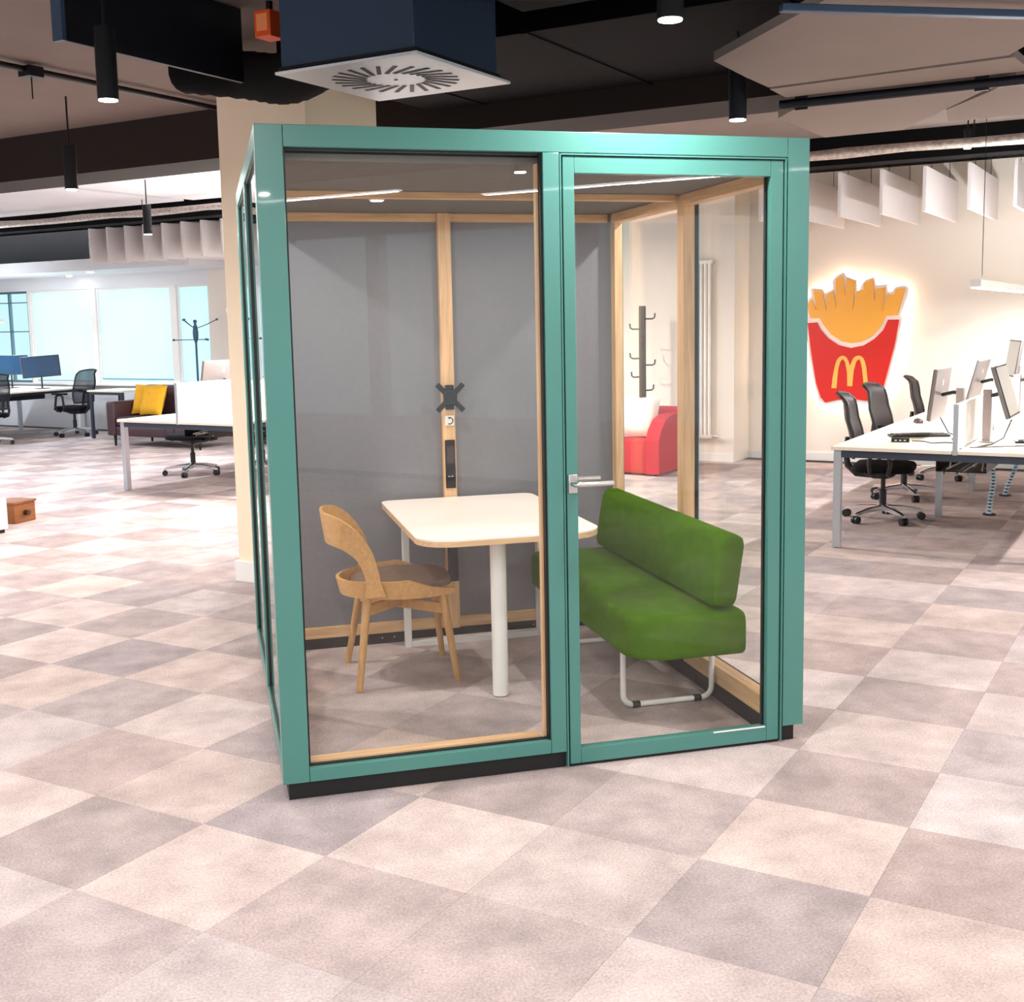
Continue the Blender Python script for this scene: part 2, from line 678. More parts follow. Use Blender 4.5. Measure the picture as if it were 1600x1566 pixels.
# ------------------------------------------------------------------ walls
WZ = 3.1
wb = MB()
rbox(wb, 9.9, 10.1, -10.0, 7.2, 0, WZ)
struct('wall_back', wb, WALLM, 'long warm white office wall carrying the fries sign')
wl = MB()
rbox(wl, 9.9, 10.1, -17.2, -10.0, 0, 0.72)
rbox(wl, 9.9, 10.1, -17.2, -10.0, 2.2, WZ)
struct('wall_window', wl, WALLG, 'white parapet and lintel around the far office windows')
wp = MB()
rbox(wp, 9.42, 9.9, -7.6, -1.82, 0, WZ)
struct('wall_pilaster', wp, WALLM, 'projecting warm white wall section holding the radiator')
bb = MB()
rbox(bb, 9.885, 9.9, -1.82, 7.2, 0, 0.09)
rbox(bb, 9.405, 9.42, -7.6, -1.82, 0, 0.09)
struct('baseboard_back', bb, WHITEP, 'white skirting along the sign wall')
# pillar behind the booth
pl = MB()
rbox(pl, 2.52, 3.19, -2.57, -1.90, 0, 3.1)
pil = struct('wall_pillar', pl, mat('pillar_paint', (250, 230, 202), 0.75, var=0.012, scale=2),
             'cream square structural pillar behind the teal booth')
b2 = MB()
rbox(b2, 2.5, 3.21, -2.59, -1.88, 0, 0.13, 0.003)
b2.ob('pillar_skirting', WHITEP, pil, 0)
# rear and side of the room, glazed
rw = MB()
rbox(rw, -7.6, -7.4, -17.2, 7.2, 0, 0.6)
rbox(rw, -7.6, -7.4, -17.2, 7.2, 2.62, WZ)
for t in (-17.1, -13, -11, -9, -7, -5, -3, -1, 1, 3, 5, 7.1):
    rbox(rw, -7.58, -7.42, t - .06, t + .06, 0.6, 2.62)
struct('wall_rear', rw, WALLG, 'glazed wall behind the viewer')
sw = MB()
rbox(sw, -7.6, 10.1, 7.2, 7.4, 0, 0.6)
rbox(sw, -7.6, 10.1, 7.2, 7.4, 2.5, WZ)
for s in (-7.5, -5, -2.5, 0, 2.5, 5, 6.4):
    rbox(sw, s - .08, s + .08, 7.22, 7.38, 0.6, 2.5)
rbox(sw, 6.4, 10.1, 7.2, 7.4, 0.6, 2.5)
struct('wall_right', sw, WALLG, 'glazed side wall of the office')
lw = MB()
rbox(lw, -7.6, 10.1, -17.4, -17.2, 0, WZ)
struct('wall_left', lw, WALLG, 'white side wall at the far end of the office')

# ------------------------------------------------------------------ ceiling
cl = MB()
rbox(cl, -7.6, 7.45, -17.4, 7.4, 3.1, 3.4)
struct('ceiling', cl, CONC, 'bare taupe concrete ceiling slab')
c2 = MB()
rbox(c2, 7.45, 10.1, -17.4, 7.4, 3.1, 3.4)
struct('ceiling_far', c2, BLKCEIL, 'black painted ceiling void above the sign wall')
bm_ = MB()
rbox(bm_, 3.5, 4.0, -17.2, 7.2, 2.76, 3.1)
struct('trim_1', bm_, BEAMM, 'dark brown downstand beam crossing the ceiling')
bm3 = MB()
rbox(bm3, 7.45, 7.7, -17.2, 7.2, 2.86, 3.1)
struct('trim_2', bm3, BLKCEIL, 'black downstand beam behind the pale ceiling panels')
# window bulkhead
bk = MB()
rbox(bk, 8.75, 9.9, -17.2, -9.2, 2.40, 2.56)
struct('trim_3', bk, WALLG, 'white bulkhead along the window wall')
bk2 = MB()
rbox(bk2, -6.0, -5.4, -8.0, 6.5, 2.38, 2.52)
struct('trim_4', bk2, WHITEP, 'white bulkhead strip behind the viewer')

# ------------------------------------------------------------------ windows on the left
WIN = [(-17.1, -14.02), (-13.96, -12.52), (-12.42, -10.80), (-10.68, -10.02)]
for n, (t0, t1) in enumerate(WIN):
    f = MB()
    fw = 0.035
    rbox(f, 9.93, 10.02, t0, t1, 0.72, 0.72 + fw)
    rbox(f, 9.93, 10.02, t0, t1, 2.2 - fw, 2.2)
    rbox(f, 9.93, 10.02, t0, t0 + fw, 0.72 + fw, 2.2 - fw)
    rbox(f, 9.93, 10.02, t1 - fw, t1, 0.72 + fw, 2.2 - fw)
    wo = struct('window_%d' % (n + 1), f, WHITEP if n else mat('blue_grey_mullion', (96, 120, 132), 0.5),
                ['clear window with thin mullions at the far left', 'window with lowered white roller blind beside the clear window',
                 'wide window with lowered blind behind the sofa', 'narrow window beside the coat stand'][n])
    g = MB()
    rbox(g, 9.985, 9.99, t0 + fw, t1 - fw, 0.72 + fw, 2.2 - fw)
    g.ob('pane', WGLASS, wo, 0)
    if n == 0:
        mm = MB()
        for t in (-15.6, -14.55):
            rbox(mm, 9.96, 10.01, t - .015, t + .015, 0.75, 2.17)
        for z in (1.1, 1.55, 2.02):
            rbox(mm, 9.965, 10.005, t0, t1, z - .008, z + .008)
        mm.ob('mullion', MATS['blue_grey_mullion'], wo, 0)
    else:
        b = MB()
        lo = 0.80 if n == 2 else 0.76
        rbox(b, 9.948, 9.951, t0 + .02, t1 - .02, lo, 2.16)
        bl = b.ob('roller_blind', BLIND, wo, 0)
        h = MB()
        rbox(h, 9.938, 9.960, t0 + .02, t1 - .02, lo - .015, lo + .005)
        h.ob('hem_bar', mat('blind_hem', (120, 160, 172), 0.5), wo, 0)
    if n < 3:
        pf = MB()
        rbox(pf, 9.91, 10.05, t1, WIN[n + 1][0], 0.72, 2.2)
        pf.ob('frame_post', WHITEP, wo, 0)
sl = MB()
rbox(sl, 9.78, 9.93, -17.1, -10.0, 0.695, 0.72, 0.004)
struct('trim_5', sl, WHITEP, 'white window sill')

# pale building outside the clear window
bo = thing('office_building', 'pale glass office building seen through the clear window', 'building', room(38, -62), R45)
MB().box(-6, 6, -14, 14, -10, 7).ob('facade', mat('pale_facade', (226, 242, 246), 0.6), bo, 0)
for z in range(-9, 7, 2):
    MB().box(-6.15, -6, -14, 14, z, z + 0.9).ob('window_band', mat('facade_glass', (150, 222, 232), 0.2), bo, 0)

# ------------------------------------------------------------------ the booth
BW, BD, BH, ZB = 1.912, 2.022, 2.20, 0.061
booth = thing('meeting_booth', 'teal framed glass meeting booth with a glazed door', 'booth')


def bp(name, x0, x1, y0, y1, z0, z1, m, bev=0.002, parent=booth):
    return MB().box(x0, x1, y0, y1, z0, z1, bev).ob(name, m, parent, 20)


ZH = 2.132
# outer steel frame
bp('corner_post', 0, .0865, 0, .09, ZB, BH, TEAL)
bp('corner_post', 1.828, BW, 0, .09, ZB, BH, TEAL)
bp('corner_post', 0, .0865, BD - .09, BD, ZB, BH, TEAL)
bp('corner_post', 1.828, BW, BD - .09, BD, ZB, BH, TEAL)
bp('front_header', .0875, 1.827, 0, .09, ZH, BH, TEAL)
bp('mullion', .930, .9865, 0, .05, ZB, ZH - .0008, TEAL)
bp('bottom_rail', .0875, .929, 0, .05, ZB, .108, TEAL)
bp('back_header', .0875, 1.827, BD - .09, BD, ZH, BH, TEAL)
bp('back_panel_outer', .0875, 1.827, BD - .03, BD - .002, ZB, ZH, TEAL, 0)
for x0, x1 in ((0, .05), (BW - .05, BW)):
    bp('side_header', x0, x1, .0905, BD - .0905, ZH, BH, TEAL)
    bp('side_rail', x0, x1, .0905, BD - .0905, ZB, .108, TEAL)
    bp('side_post', x0, x1, .965, 1.055, .1085, ZH - .001, TEAL)
    for y0, y1 in ((.0905, .9645), (1.0555, BD - .0905)):
        gx = x0 + .014 if x0 == 0 else x1 - .022
        MB().box(gx, gx + .008, y0 + .004, y1 - .004, .112, ZH - .004).ob('side_glass', GLASS, booth, 0)
        gk = MB()
        for a, b_ in ((y0, y0 + .008), (y1 - .008, y1)):
            gk.box(gx - .006, gx + .014, a, b_, .109, ZH - .001)
        gk.box(gx - .006, gx + .014, y0, y1, .109, .116)
        gk.box(gx - .006, gx + .014, y0, y1, ZH - .008, ZH - .001)
        gk.ob('glazing_gasket', GASK, booth, 0)
# plinth, set back under the frame
pq = MB()
pq.box(.018, .985, .018, .05, 0, ZB)
pq.box(1.829, BW - .03, .018, .05, 0, ZB)
pq.box(.018, .05, .05, BD - .02, 0, ZB)
pq.box(BW - .05, BW - .018, .05, BD - .02, 0, ZB)
pq.box(.05, BW - .05, BD - .05, BD - .02, 0, ZB)
pq.ob('plinth', BLACKP, booth, 0)
# front window
MB().box(.0875, .929, .026, .034, .109, ZH - .001).ob('front_glass', GLASS, booth, 0)
gk = MB()
gk.box(.0875, .093, .022, .040, .109, ZH).box(.923, .9295, .012, .040, .109, ZH)
gk.box(.093, .923, .022, .040, .1085, .1125).box(.093, .923, .022, .040, ZH - .004, ZH)
gk.ob('glazing_gasket', GASK, booth, 0)
# oak lining inside
bp('oak_lining', .916, .9295, .042, .072, .109, 2.10, OAK)
bp('oak_lining', .987, .995, .055, .09, 0.0, 2.10, OAK)
bp('oak_sill', .0885, .9045, .042, .088, .09, .120, OAKX)
# back wall: felt panels, oak post, rails
bp('felt_panel', .0875, .928, 1.862, 1.90, .10, 2.10, FELT)
bp('felt_panel', .992, 1.82, 1.862, 1.90, .10, 2.10, FELT)
bp('centre_post', .9285, .9915, 1.822, 1.90, .055, 2.10, OAK)
bp('oak_rail', .0875, .928, 1.840, 1.90, .055, .108, OAKX)
bp('oak_rail', .992, 1.80, 1.840, 1.90, .055, .108, OAKX)
bp('oak_rail', .0875, .928, 1.845, 1.90, 2.06, 2.10, OAKX)
bp('oak_rail', .992, 1.80, 1.845, 1.90, 2.06, 2.10, OAKX)
bp('skirting', .0875, 1.80, 1.850, 1.90, 0, .0545, BLACKP)
for x in (.60, .66, 1.18, 1.38):
    MB().cyl((x, 1.847, .03), (x, 1.8505, .03), .004, seg=8).ob('skirting_screw', STEEL, booth)
# right wall lining
bp('oak_post', 1.808, 1.861, .895, .965, .07, 2.10, OAK)
bp('oak_post', 1.820, 1.861, 1.80, 1.861, .07, 2.10, OAK)
bp('oak_post', 1.795, 1.861, .06, .12, .07, 2.10, OAK)
for y0, y1 in ((.1205, .8945), (.9655, 1.7995)):
    bp('oak_rail', 1.805, 1.861, y0, y1, .065, .140, OAKY)
    bp('oak_rail', 1.805, 1.861, y0, y1, 2.055, 2.10, OAKY)
bp('skirting', 1.803, 1.861, .10, 1.86, 0, .0645, BLACKP)
for y0, y1 in ((.905, .995), (1.80, 1.861), (.092, .12)):
    bp('oak_post', .051, .088, y0, y1, .07, 2.10, OAK)
for y0, y1 in ((.1205, .9045), (.9955, 1.7995)):
    bp('oak_rail', .051, .088, y0, y1, .065, .140, OAKY)
bp('skirting', .051, .08, .10, 1.84, 0, .0645, BLACKP)
# roof
bp('roof_panel', .051, BW - .051, .0905, BD - .0905, 2.125, 2.185, BLACKP, 0)
bp('ceiling_felt', .052, BW - .052, .0905, 1.90, 2.101, 2.1245, FELTD, 0)
bp('ceiling_batten', .09, 1.79, .93, .985, 2.075, 2.1005, OAKX)
for lx in (.55, 1.35):
    vt = MB().lathe([(.028, 0), (.034, .002), (.034, .0095)], 18, Matrix.Translation((lx, 1.20, 2.091))).ob('ceiling_lamp', WHITEM, booth, 40)
    MB().cyl((lx, 1.20, 2.0895), (lx, 1.20, 2.0915), .026, seg=16).ob('lamp_lens', LAMPE, vt)
    area_light('booth_lamp_light', (lx, 1.20, 2.086), (0, 0, -1), .05, .05, 4.0, (1.0, .90, .80), vt, 'DISK')
# TV bracket, thermostat, socket strip on the centre post
mk = MB()
mk.box(-.032, .032, -.012, 0, -.040, .040, .010)
for a in (45, 135, 225, 315):
    M_ = Matrix.Rotation(math.radians(a), 4, 'Y')
    mk.box(.02, .092, -.010, -.002, -.013, .013, .004, 2, M_)
mk.box(-.02, .02, 0, .03, -.06, .06, .003)
for a in (45, 135, 225, 315):
    c_, s_ = math.cos(math.radians(a)), math.sin(math.radians(a))
    mk.cyl((c_ * .080, -.014, s_ * .080), (c_ * .080, -.010, s_ * .080), .007, seg=10)
mk.ob('tv_bracket', mat('satin_black', (20, 11, 11), 0.5), booth, 20, loc=(.962, 1.79, 1.215))
th = bp('thermostat', .938, .984, 1.812, 1.8225, 1.075, 1.125, WHITEM, .003)
tr_ = MB()
tr_.tube([(.961 + .016 * math.cos(a), 1.811, 1.10 + .016 * math.sin(a)) for a in [math.radians(q) for q in range(-120, 121, 20)]], .0025, 6)
tr_.tube([(.961, 1.811, 1.108), (.961, 1.811, 1.116)], .0025, 6)
tr_.ob('dial_mark', BLKPL, th)
sk = bp('socket_strip', .936, .986, 1.814, 1.8225, .765, 1.005, mat('socket_black', (20, 14, 16), 0.3), .003)
bp('touch_panel', .942, .980, 1.812, 1.8145, .89, .975, mat('touch_panel_grey', (70, 62, 60), 0.15), 0, sk)
for z in (.80, .845):
    so = MB()
    so.cyl((.961, 1.8145, z), (.961, 1.8125, z), .016, seg=16)
    so.ob('socket', BLKPL, sk)
us = MB()
for x in (.952, .968):
    us.box(x - .005, x + .005, 1.8122, 1.8142, .823, .826)
us.ob('port_mark', WHITEM, sk, 0)
cbx = MB()
cbx.box(.935, .985, 1.795, 1.822, .30, .62, .003)
cbx.ob('cable_cover', BLKPL, booth, 20)
# door
door = MB().box(1.0, 1.04, .004, .044, .012, 2.121, .0015).box(1.764, 1.812, .004, .044, .012, 2.121, .0015) \
    .box(1.0405, 1.7635, .004, .044, 2.066, 2.121, .0015).box(1.0405, 1.7635, .004, .044, .012, .066, .0015).ob('door', TEAL, booth, 20)
MB().box(1.04, 1.764, .022, .030, .066, 2.066).ob('door_glass', GLASS, door, 0)
dg = MB()
dg.box(1.756, 1.7645, .030, .044, .066, 2.066).box(1.04, 1.046, .030, .044, .066, 2.066)
dg.ob('door_gasket', GASK, door, 0)
bp('kick_strip', 1.55, 1.757, .002, .0045, .064, .069, WHITEM, 0, door)
jb = MB()
jb.box(.988, .993, -.002, .05, .006, 2.128).box(1.8175, 1.8225, -.002, .05, .006, 2.128).box(.993, 1.8175, -.002, .05, 2.1245, 2.1295)
jb.ob('door_jamb', TEAL, booth, 0)
gp = MB()
gp.box(.9935, .9995, .015, .05, .006, 2.124).box(1.8125, 1.817, .015, .05, .006, 2.124).box(1.0, 1.812, .015, .05, 2.1215, 2.1244)
gp.box(1.0, 1.812, .012, .05, .0, .0115).box(1.823, 1.8275, .012, .05, .006, 2.131)
gp.ob('door_gap_seal', GASK, booth, 0)
for sg, yy in ((-1, .004), (1, .044)):
    hp = MB()
    hp.box(1.003, 1.036, min(yy, yy + sg * .010), max(yy, yy + sg * .010), .985, 1.052, .003)
    pl_ = hp.ob('handle_plate', STEEL, door, 20)
    hd = MB()
    y1 = yy + sg * .052
    pts = [(1.018, yy, 1.02), (1.018, yy + sg * .04, 1.02), (1.024, y1 - sg * .004, 1.02), (1.035, y1, 1.02), (1.10, y1, 1.02), (1.152, y1, 1.02)]
    hd.tube(pts, .0095, 12)
    hd.ob('lever', STEEL, pl_)

# ------------------------------------------------------------------ table in the booth
tbl = thing('meeting_table', 'white topped table with oak edge and round white leg inside the booth', 'table', (0, 0, 0))
poly = rrect(.61, 1.36, .66, 1.815, [.05, .05, .13, .13], 7)
poly = [(x + (0.03 * math.sin(PI * min(1, max(0, (y - .66) / 1.15))) * (-1 if x < .98 else 1)), y) for x, y in poly]
MB().prism(poly, .716, .722).ob('tabletop', WHITEL, tbl, 20)
MB().prism([(.985 + (x - .985) * .999, 1.24 + (y - 1.24) * .999) for x, y in poly], .694, .716).ob('oak_edge', OAKX, tbl, 20)
lg = MB()
lg.lathe([(.033, .004), (.0335, .01), (.034, .693)], 24, Matrix.Translation((.962, .875, 0)))
lg.ob('leg', WHITEM, tbl, 20)
MB().cyl((.962, .875, 0), (.962, .875, .006), .030, seg=20).ob('foot_pad', BLKPL, tbl)
for x in (.70, 1.375):
    MB().box(x, x + .03, 1.735, 1.785, 0, .694, .002).ob('frame_leg', WHITEM, tbl, 20)
MB().box(.7305, 1.3745, 1.735, 1.785, 0.0, .030, .002).ob('frame_foot_bar', WHITEM, tbl, 20)
MB().box(.7305, 1.3745, 1.735, 1.785, .660, .6935, .002).ob('frame_top_bar', WHITEM, tbl, 20)

# ------------------------------------------------------------------ oak chair
chr_ = thing('wooden_chair', 'bent oak chair with taupe seat pad at the booth table', 'chair', (.618, 1.335, 0), math.radians(-3))


def ribbon(stn, th):
    """closed band from (upper, lower) edge stations"""
    mb = MB()
    rows = []
    n = len(stn)
    for i in range(n):
        U, L = Vector(stn[i][0]), Vector(stn[i][1])
        a, b = stn[max(0, i - 1)], stn[min(n - 1, i + 1)]
        tg = (Vector(b[0]) + Vector(b[1])) - (Vector(a[0]) + Vector(a[1]))
        nr = tg.cross(U - L).normalized() * th / 2
        rows.append([U + nr, U * .5 + L * .5 + nr * 1.1, L + nr, L - nr, U * .5 + L * .5 - nr * 1.1, U - nr])
    mb.loft(rows, closed_v=True, cap=True)
    bmesh.ops.recalc_face_normals(mb.bm, faces=mb.bm.faces)
    return mb


half = [((-.340, 0, .768), (-.322, 0, .632)), ((-.332, .09, .768), (-.315, .085, .632)), ((-.306, .155, .765), (-.293, .148, .630)),
        ((-.265, .200, .750), (-.260, .190, .620)), ((-.213, .222, .712), (-.227, .210, .597)), ((-.170, .232, .660), (-.200, .222, .570)),
        ((-.138, .238, .605), (-.182, .230, .530)), ((-.118, .241, .535), (-.172, .234, .492)), ((-.104, .242, .465), (-.170, .236, .455)),
        ((-.085, .242, .415), (-.180, .236, .410))]


def subdiv(st, k=3):
    """Catmull-Rom refinement of stations"""
    out = []
    n = len(st)
    for i in range(n - 1):
        for q in range(k):
            u = q / k
            r = []
            for e in (0, 1):
                p0, p1, p2, p3 = [Vector(st[min(max(m, 0), n - 1)][e]) for m in (i - 1, i, i + 1, i + 2)]
                r.append(0.5 * ((2 * p1) + (p2 - p0) * u + (2 * p0 - 5 * p1 + 4 * p2 - p3) * u * u + (3 * p1 - p0 - 3 * p2 + p3) * u ** 3))
            out.append(tuple(r))
    out.append(tuple(Vector(v) for v in st[-1]))
    return out


full = [tuple((p[0], -p[1], p[2]) for p in st) for st in half[:0:-1]] + half
ribbon(subdiv(full, 3), .013).ob('backrest', CHWOOD, chr_, 60)
ring = []
for q in range(0, 25):
    a = PI / 2 + PI * q / 24
    ring.append(((.02 + .285 * math.cos(a) * 1.05, .236 * math.sin(a), .475 - .01 * math.sin(PI * q / 24)), (.02 + .27 * math.cos(a) * 1.05, .228 * math.sin(a), .395)))
pre = [((.215, .222, .432), (.215, .218, .408)), ((.12, .230, .440), (.12, .226, .398))]
post = [tuple((p[0], -p[1], p[2]) for p in st) for st in pre[::-1]]
ribbon(subdiv(pre + ring + post, 2), .014).ob('seat_ring', CHWOOD, chr_, 60)
sp = []
for q in range(36):
    a = 2 * PI * q / 36
    ca, sa = math.cos(a), math.sin(a)
    e = 0.55 if ca > 0 else 0.9
    sp.append((.0 + .222 * math.copysign(abs(ca) ** e, ca), .215 * math.copysign(abs(sa) ** e, sa)))
sm = MB()
rows = []
for sc2, z in ((.90, .425), (.99, .430), (1.0, .440), (.985, .452), (.93, .458), (.6, .456), (.2, .453)):
    rows.append([(x * sc2, y * sc2, z) for x, y in sp])
sm.loft(rows, closed_v=True, cap=True)
sm.ob('seat_pad', SEATF, chr_, 60)
MB().prism([(x * .93, y * .93) for x, y in sp], .410, .4245).ob('seat_board', CHWOOD, chr_, 20)
LEG = [((-.16, .16), (-.235, .225)), ((-.16, -.16), (-.215, -.24)), ((.165, -.165), (.225, -.185)), ((.165, .165), (.215, .235))]
for (a, b) in LEG:
    l = MB()
    l.cyl((b[0], b[1], 0), (a[0], a[1], .41), .0135, .0205, 14)
    l.ob('leg', CHWOODZ, chr_, 60)
for k_ in (0, 1):
    A_, B_ = LEG[k_], LEG[k_ + 2]
    u = .80
    pa = Vector((A_[1][0] * (1 - u) + A_[0][0] * u, A_[1][1] * (1 - u) + A_[0][1] * u, .41 * u))
    pb = Vector((B_[1][0] * (1 - u) + B_[0][0] * u, B_[1][1] * (1 - u) + B_[0][1] * u, .41 * u))
    st_ = MB()
    d = pb - pa
    M_ = Matrix.Translation((pa + pb) / 2 + Vector((0, 0, .012 * k_))) @ Matrix.Rotation(math.atan2(d.y, d.x), 4, 'Z')
    st_.box(-d.length / 2, d.length / 2, -.009, .009, -.024, .024, .004, 2, M_)
    st_.ob('cross_stretcher', CHWOOD, chr_, 20)

# ------------------------------------------------------------------ green bench
bn = thing('green_bench', 'green upholstered bench with backrest on white sled legs in the booth', 'bench', (0, 0, 0))


def soft_block(poly, prof):
    mb = MB()
    cx = sum(p[0] for p in poly) / len(poly)
    cy = sum(p[1] for p in poly) / len(poly)
    rows = []
    for ins, z in prof:
        row = []
        for i, p in enumerate(poly):
            d = Vector((cx - p[0], cy - p[1]))
            l_ = d.length
            row.append((p[0] + d.x / l_ * ins, p[1] + d.y / l_ * ins, z))
        rows.append(row)
    mb.loft(rows, closed_v=True, cap=True)
    bmesh.ops.recalc_face_normals(mb.bm, faces=mb.bm.faces)
    return mb


sp_ = rrect(1.327, 1.797, .225, 1.70, [.03, .03, .15, .03], 8)
pf_ = [(.03, .278), (.012, .282), (.003, .292), (0, .31), (0, .40), (.004, .425), (.014, .440), (.035, .447), (.10, .450)]
soft_block(sp_, pf_).ob('seat', GREEN, bn, 60)
# backrest slightly leaning back
bm4 = MB()
prof2 = [(-.052, .012), (-.060, .03), (-.056, .15), (-.048, .255), (-.036, .278), (-.012, .288), (.022, .288), (.044, .276),
         (.050, .255), (.040, .03), (.032, .012), (.0, .004)]
rows = []
for y, k2 in ((.255, .80), (.260, .92), (.272, .985), (.29, 1.0), (1.0, 1.0), (1.65, 1.0), (1.668, .985), (1.678, .92), (1.682, .8)):
    rows.append([(1.735 + px_ * k2 + (pz - .14) * .10, y, .455 + .145 + (pz - .145) * k2) for px_, pz in prof2])
bm4.loft(rows, closed_v=True, cap=True)
bmesh.ops.recalc_face_normals(bm4.bm, faces=bm4.bm.faces)
bm4.ob('backrest', GREEN, bn, 60)


def sled(y):
    r_ = .045
    pts = [(1.395, y, .280)]
    pts += [(1.395, y, .10)]
    for q in range(0, 7):
        a = PI + PI / 2 * q / 6
        pts.append((1.395 + r_ + r_ * math.cos(a), y, .013 + r_ + r_ * math.sin(a)))
    for q in range(0, 7):
        a = 1.5 * PI + PI / 2 * q / 6
        pts.append((1.785 - r_ + r_ * math.cos(a), y, .013 + r_ + r_ * math.sin(a)))
    pts += [(1.785, y, .10), (1.785, y, .280)]
    m_ = MB()
    m_.tube(pts, .0115, 10)
    o = m_.ob('sled_leg', WHITEM, bn)
    for x in (1.45, 1.72):
        g_ = MB()
        g_.cyl((x - .016, y, .013), (x + .016, y, .013), .0145, seg=12)
        g_.ob('glide', BLKPL, o)


sled(.545)
sled(1.52)

# ------------------------------------------------------------------ ceiling fittings
def place(o, s, t, z=0.0, rot=0.0):
    o.location = room(s, t, z)
    o.rotation_euler = (0, 0, R45 + rot)
    return o


def make_spot(rod):
    t = thing('pendant_spot', 'x', 'lamp')
    b = MB()
    b.lathe([(.038, .0), (.041, .0), (.042, .01), (.042, .27), (.040, .285), (.01, .29)], 20)
    b.ob('lamp_body', BLKMET, t, 40)
    MB().cyl((0, 0, .285), (0, 0, .60 if rod else .399), .006, seg=8).ob('suspension_rod', BLKMET, t)
    MB().cyl((0, 0, -.004), (0, 0, .002), .0375, seg=20).ob('lens', LAMPE, t)
    return t


SPOTS = [(.615, -1.33, 'black cylinder spotlight hanging left of the square air diffuser'),
         (.69, 1.10, 'black cylinder spotlight hanging over the booth door'),
         (2.60, .64, 'black cylinder spotlight by the edge of the taupe ceiling panels'),
         (2.62, -4.0, 'black cylinder spotlight below the dark brown beam, left of the pillar'),
         (5.63, -6.56, 'black cylinder spotlight hanging in front of the baffles left of the pillar')]
HID = [(s_, t_) for s_ in (-5.4, -3.2, -1.1) for t_ in (-6.9, -4.3, -1.75, 0.94, 3.6)] + [(1.05, -4.4), (1.05, 3.6), (3.2, 3.1), (1.05, -7.0), (5.4, -4.2), (5.4, -2.3), (7.2, -3.6), (7.2, -5.2), (5.4, 3.4), (7.2, 3.4), (5.4, -9.6), (3.3, -8.2), (5.4, -12.2)]  # lamps added out of view to brighten the floor and far bays
spot0, spot1 = make_spot(True), make_spot(False)
used_ = set()
POOL = 17
for n_, sp3 in enumerate(SPOTS + [(a, b, None) for a, b in HID]):
    src_ = spot1 if (abs(sp3[1] - .65) < .75 and -2 < sp3[0] < 3.5) else spot0
    o = copy_tree(src_) if src_ in used_ else src_
    used_.add(src_)
    place(o, sp3[0], sp3[1], 2.5)
    o['group'] = 'ceiling spotlights'
    o['label'] = sp3[2] or 'added black cylinder spotlight out of view, put in for extra light'
for sp3 in SPOTS + [(a, b, None) for a, b in HID]:
    pw_, cl_ = (60, (1.0, .93, .87)) if sp3[0] > 4 else ((27, (1.0, .95, .915)) if sp3[1] < -3 else (POOL, (1.0, .95, .915)))
    if sp3[1] < -6:
        pw_, cl_ = (36 if sp3[0] > 3 else 24), (.88, .93, 1.0)
    area_light('spot_light', room(sp3[0], sp3[1], 2.494), (0, 0, -1), .07, .07, pw_, cl_, None, 'DISK')


def linear_pendant(s, t, z, length, label, along='s', power=60, group='linear pendants', col=(.94, .97, 1.0), rods=True):
    o = thing('linear_pendant', label, 'lamp', room(s, t, z), R45 + (0 if along == 's' else PI / 2), group)
    b = MB()
    b.box(0, length, -.035, .035, 0.008, .06, .004)
    b.ob('housing', WHITEM, o, 20)
    b = MB()
    b.box(.01, length - .01, -.03, .03, 0, .008)
    b.ob('diffuser', PENDE, o, 0)
    for x in (.25, length - .25):
        MB().cyl((x, 0, .06), (x, 0, 3.1 - z), .0025, seg=6).ob('suspension_wire', BLKMET, o)
    l = bpy.data.lights.new('pendant_light', 'AREA')
    l.shape = 'RECTANGLE'
    l.size = length - .05
    l.size_y = .055
    l.energy = power
    l.color = col
    lo = bpy.data.objects.new('pendant_light', l)
    C.objects.link(lo)
    lo.parent = o
    lo.location = (length / 2, 0, -.004)
    if z < 2:
        lu = bpy.data.objects.new('added_uplight', l.copy())      # added uplight, brightens the ceiling and baffles
        lu.data.energy = power * .45
        C.objects.link(lu)
        lu.parent = o
        lu.location = (length / 2, 0, .066)
        lu.rotation_euler = (PI, 0, 0)
    return o


linear_pendant(5.6, 1.25, 1.745, 3.6, 'slim white linear pendant over the near row of desks by the sign wall', power=85)
linear_pendant(5.7, -5.6, 1.70, 3.4, 'slim white linear pendant over the desk behind the pillar', power=165, col=(.86, .92, 1.0))
linear_pendant(5.2, -12.9, 1.69, 3.4, 'slim white linear pendant over the desk with two monitors by the windows', power=80, col=(.82, .90, 1.0))
# unseen pendants added around the viewer for even light over the open floor
for s_, t_ in ((-6.3, -7.5), (-6.3, -3.5), (-6.3, 0.5), (-6.3, 4.0), (-4.2, -7.5), (-4.2, -3.5), (-4.2, 0.5), (-4.2, 4.0),
               (-2.0, -7.5), (-2.0, 4.6), (0.2, -7.8), (0.2, 4.6), (2.2, 4.6)):
    linear_pendant(s_, t_, 2.5, 1.9, 'added slim white linear pendant out of view, for fill light over the open floor', power=29, group='added unseen pendants', col=(1.0, .975, .975))

# square swirl diffuser with plenum box
df = thing('air_diffuser', 'white square swirl air diffuser hanging over the booth', 'air diffuser', room(1.36, -.43, 2.6), R45)
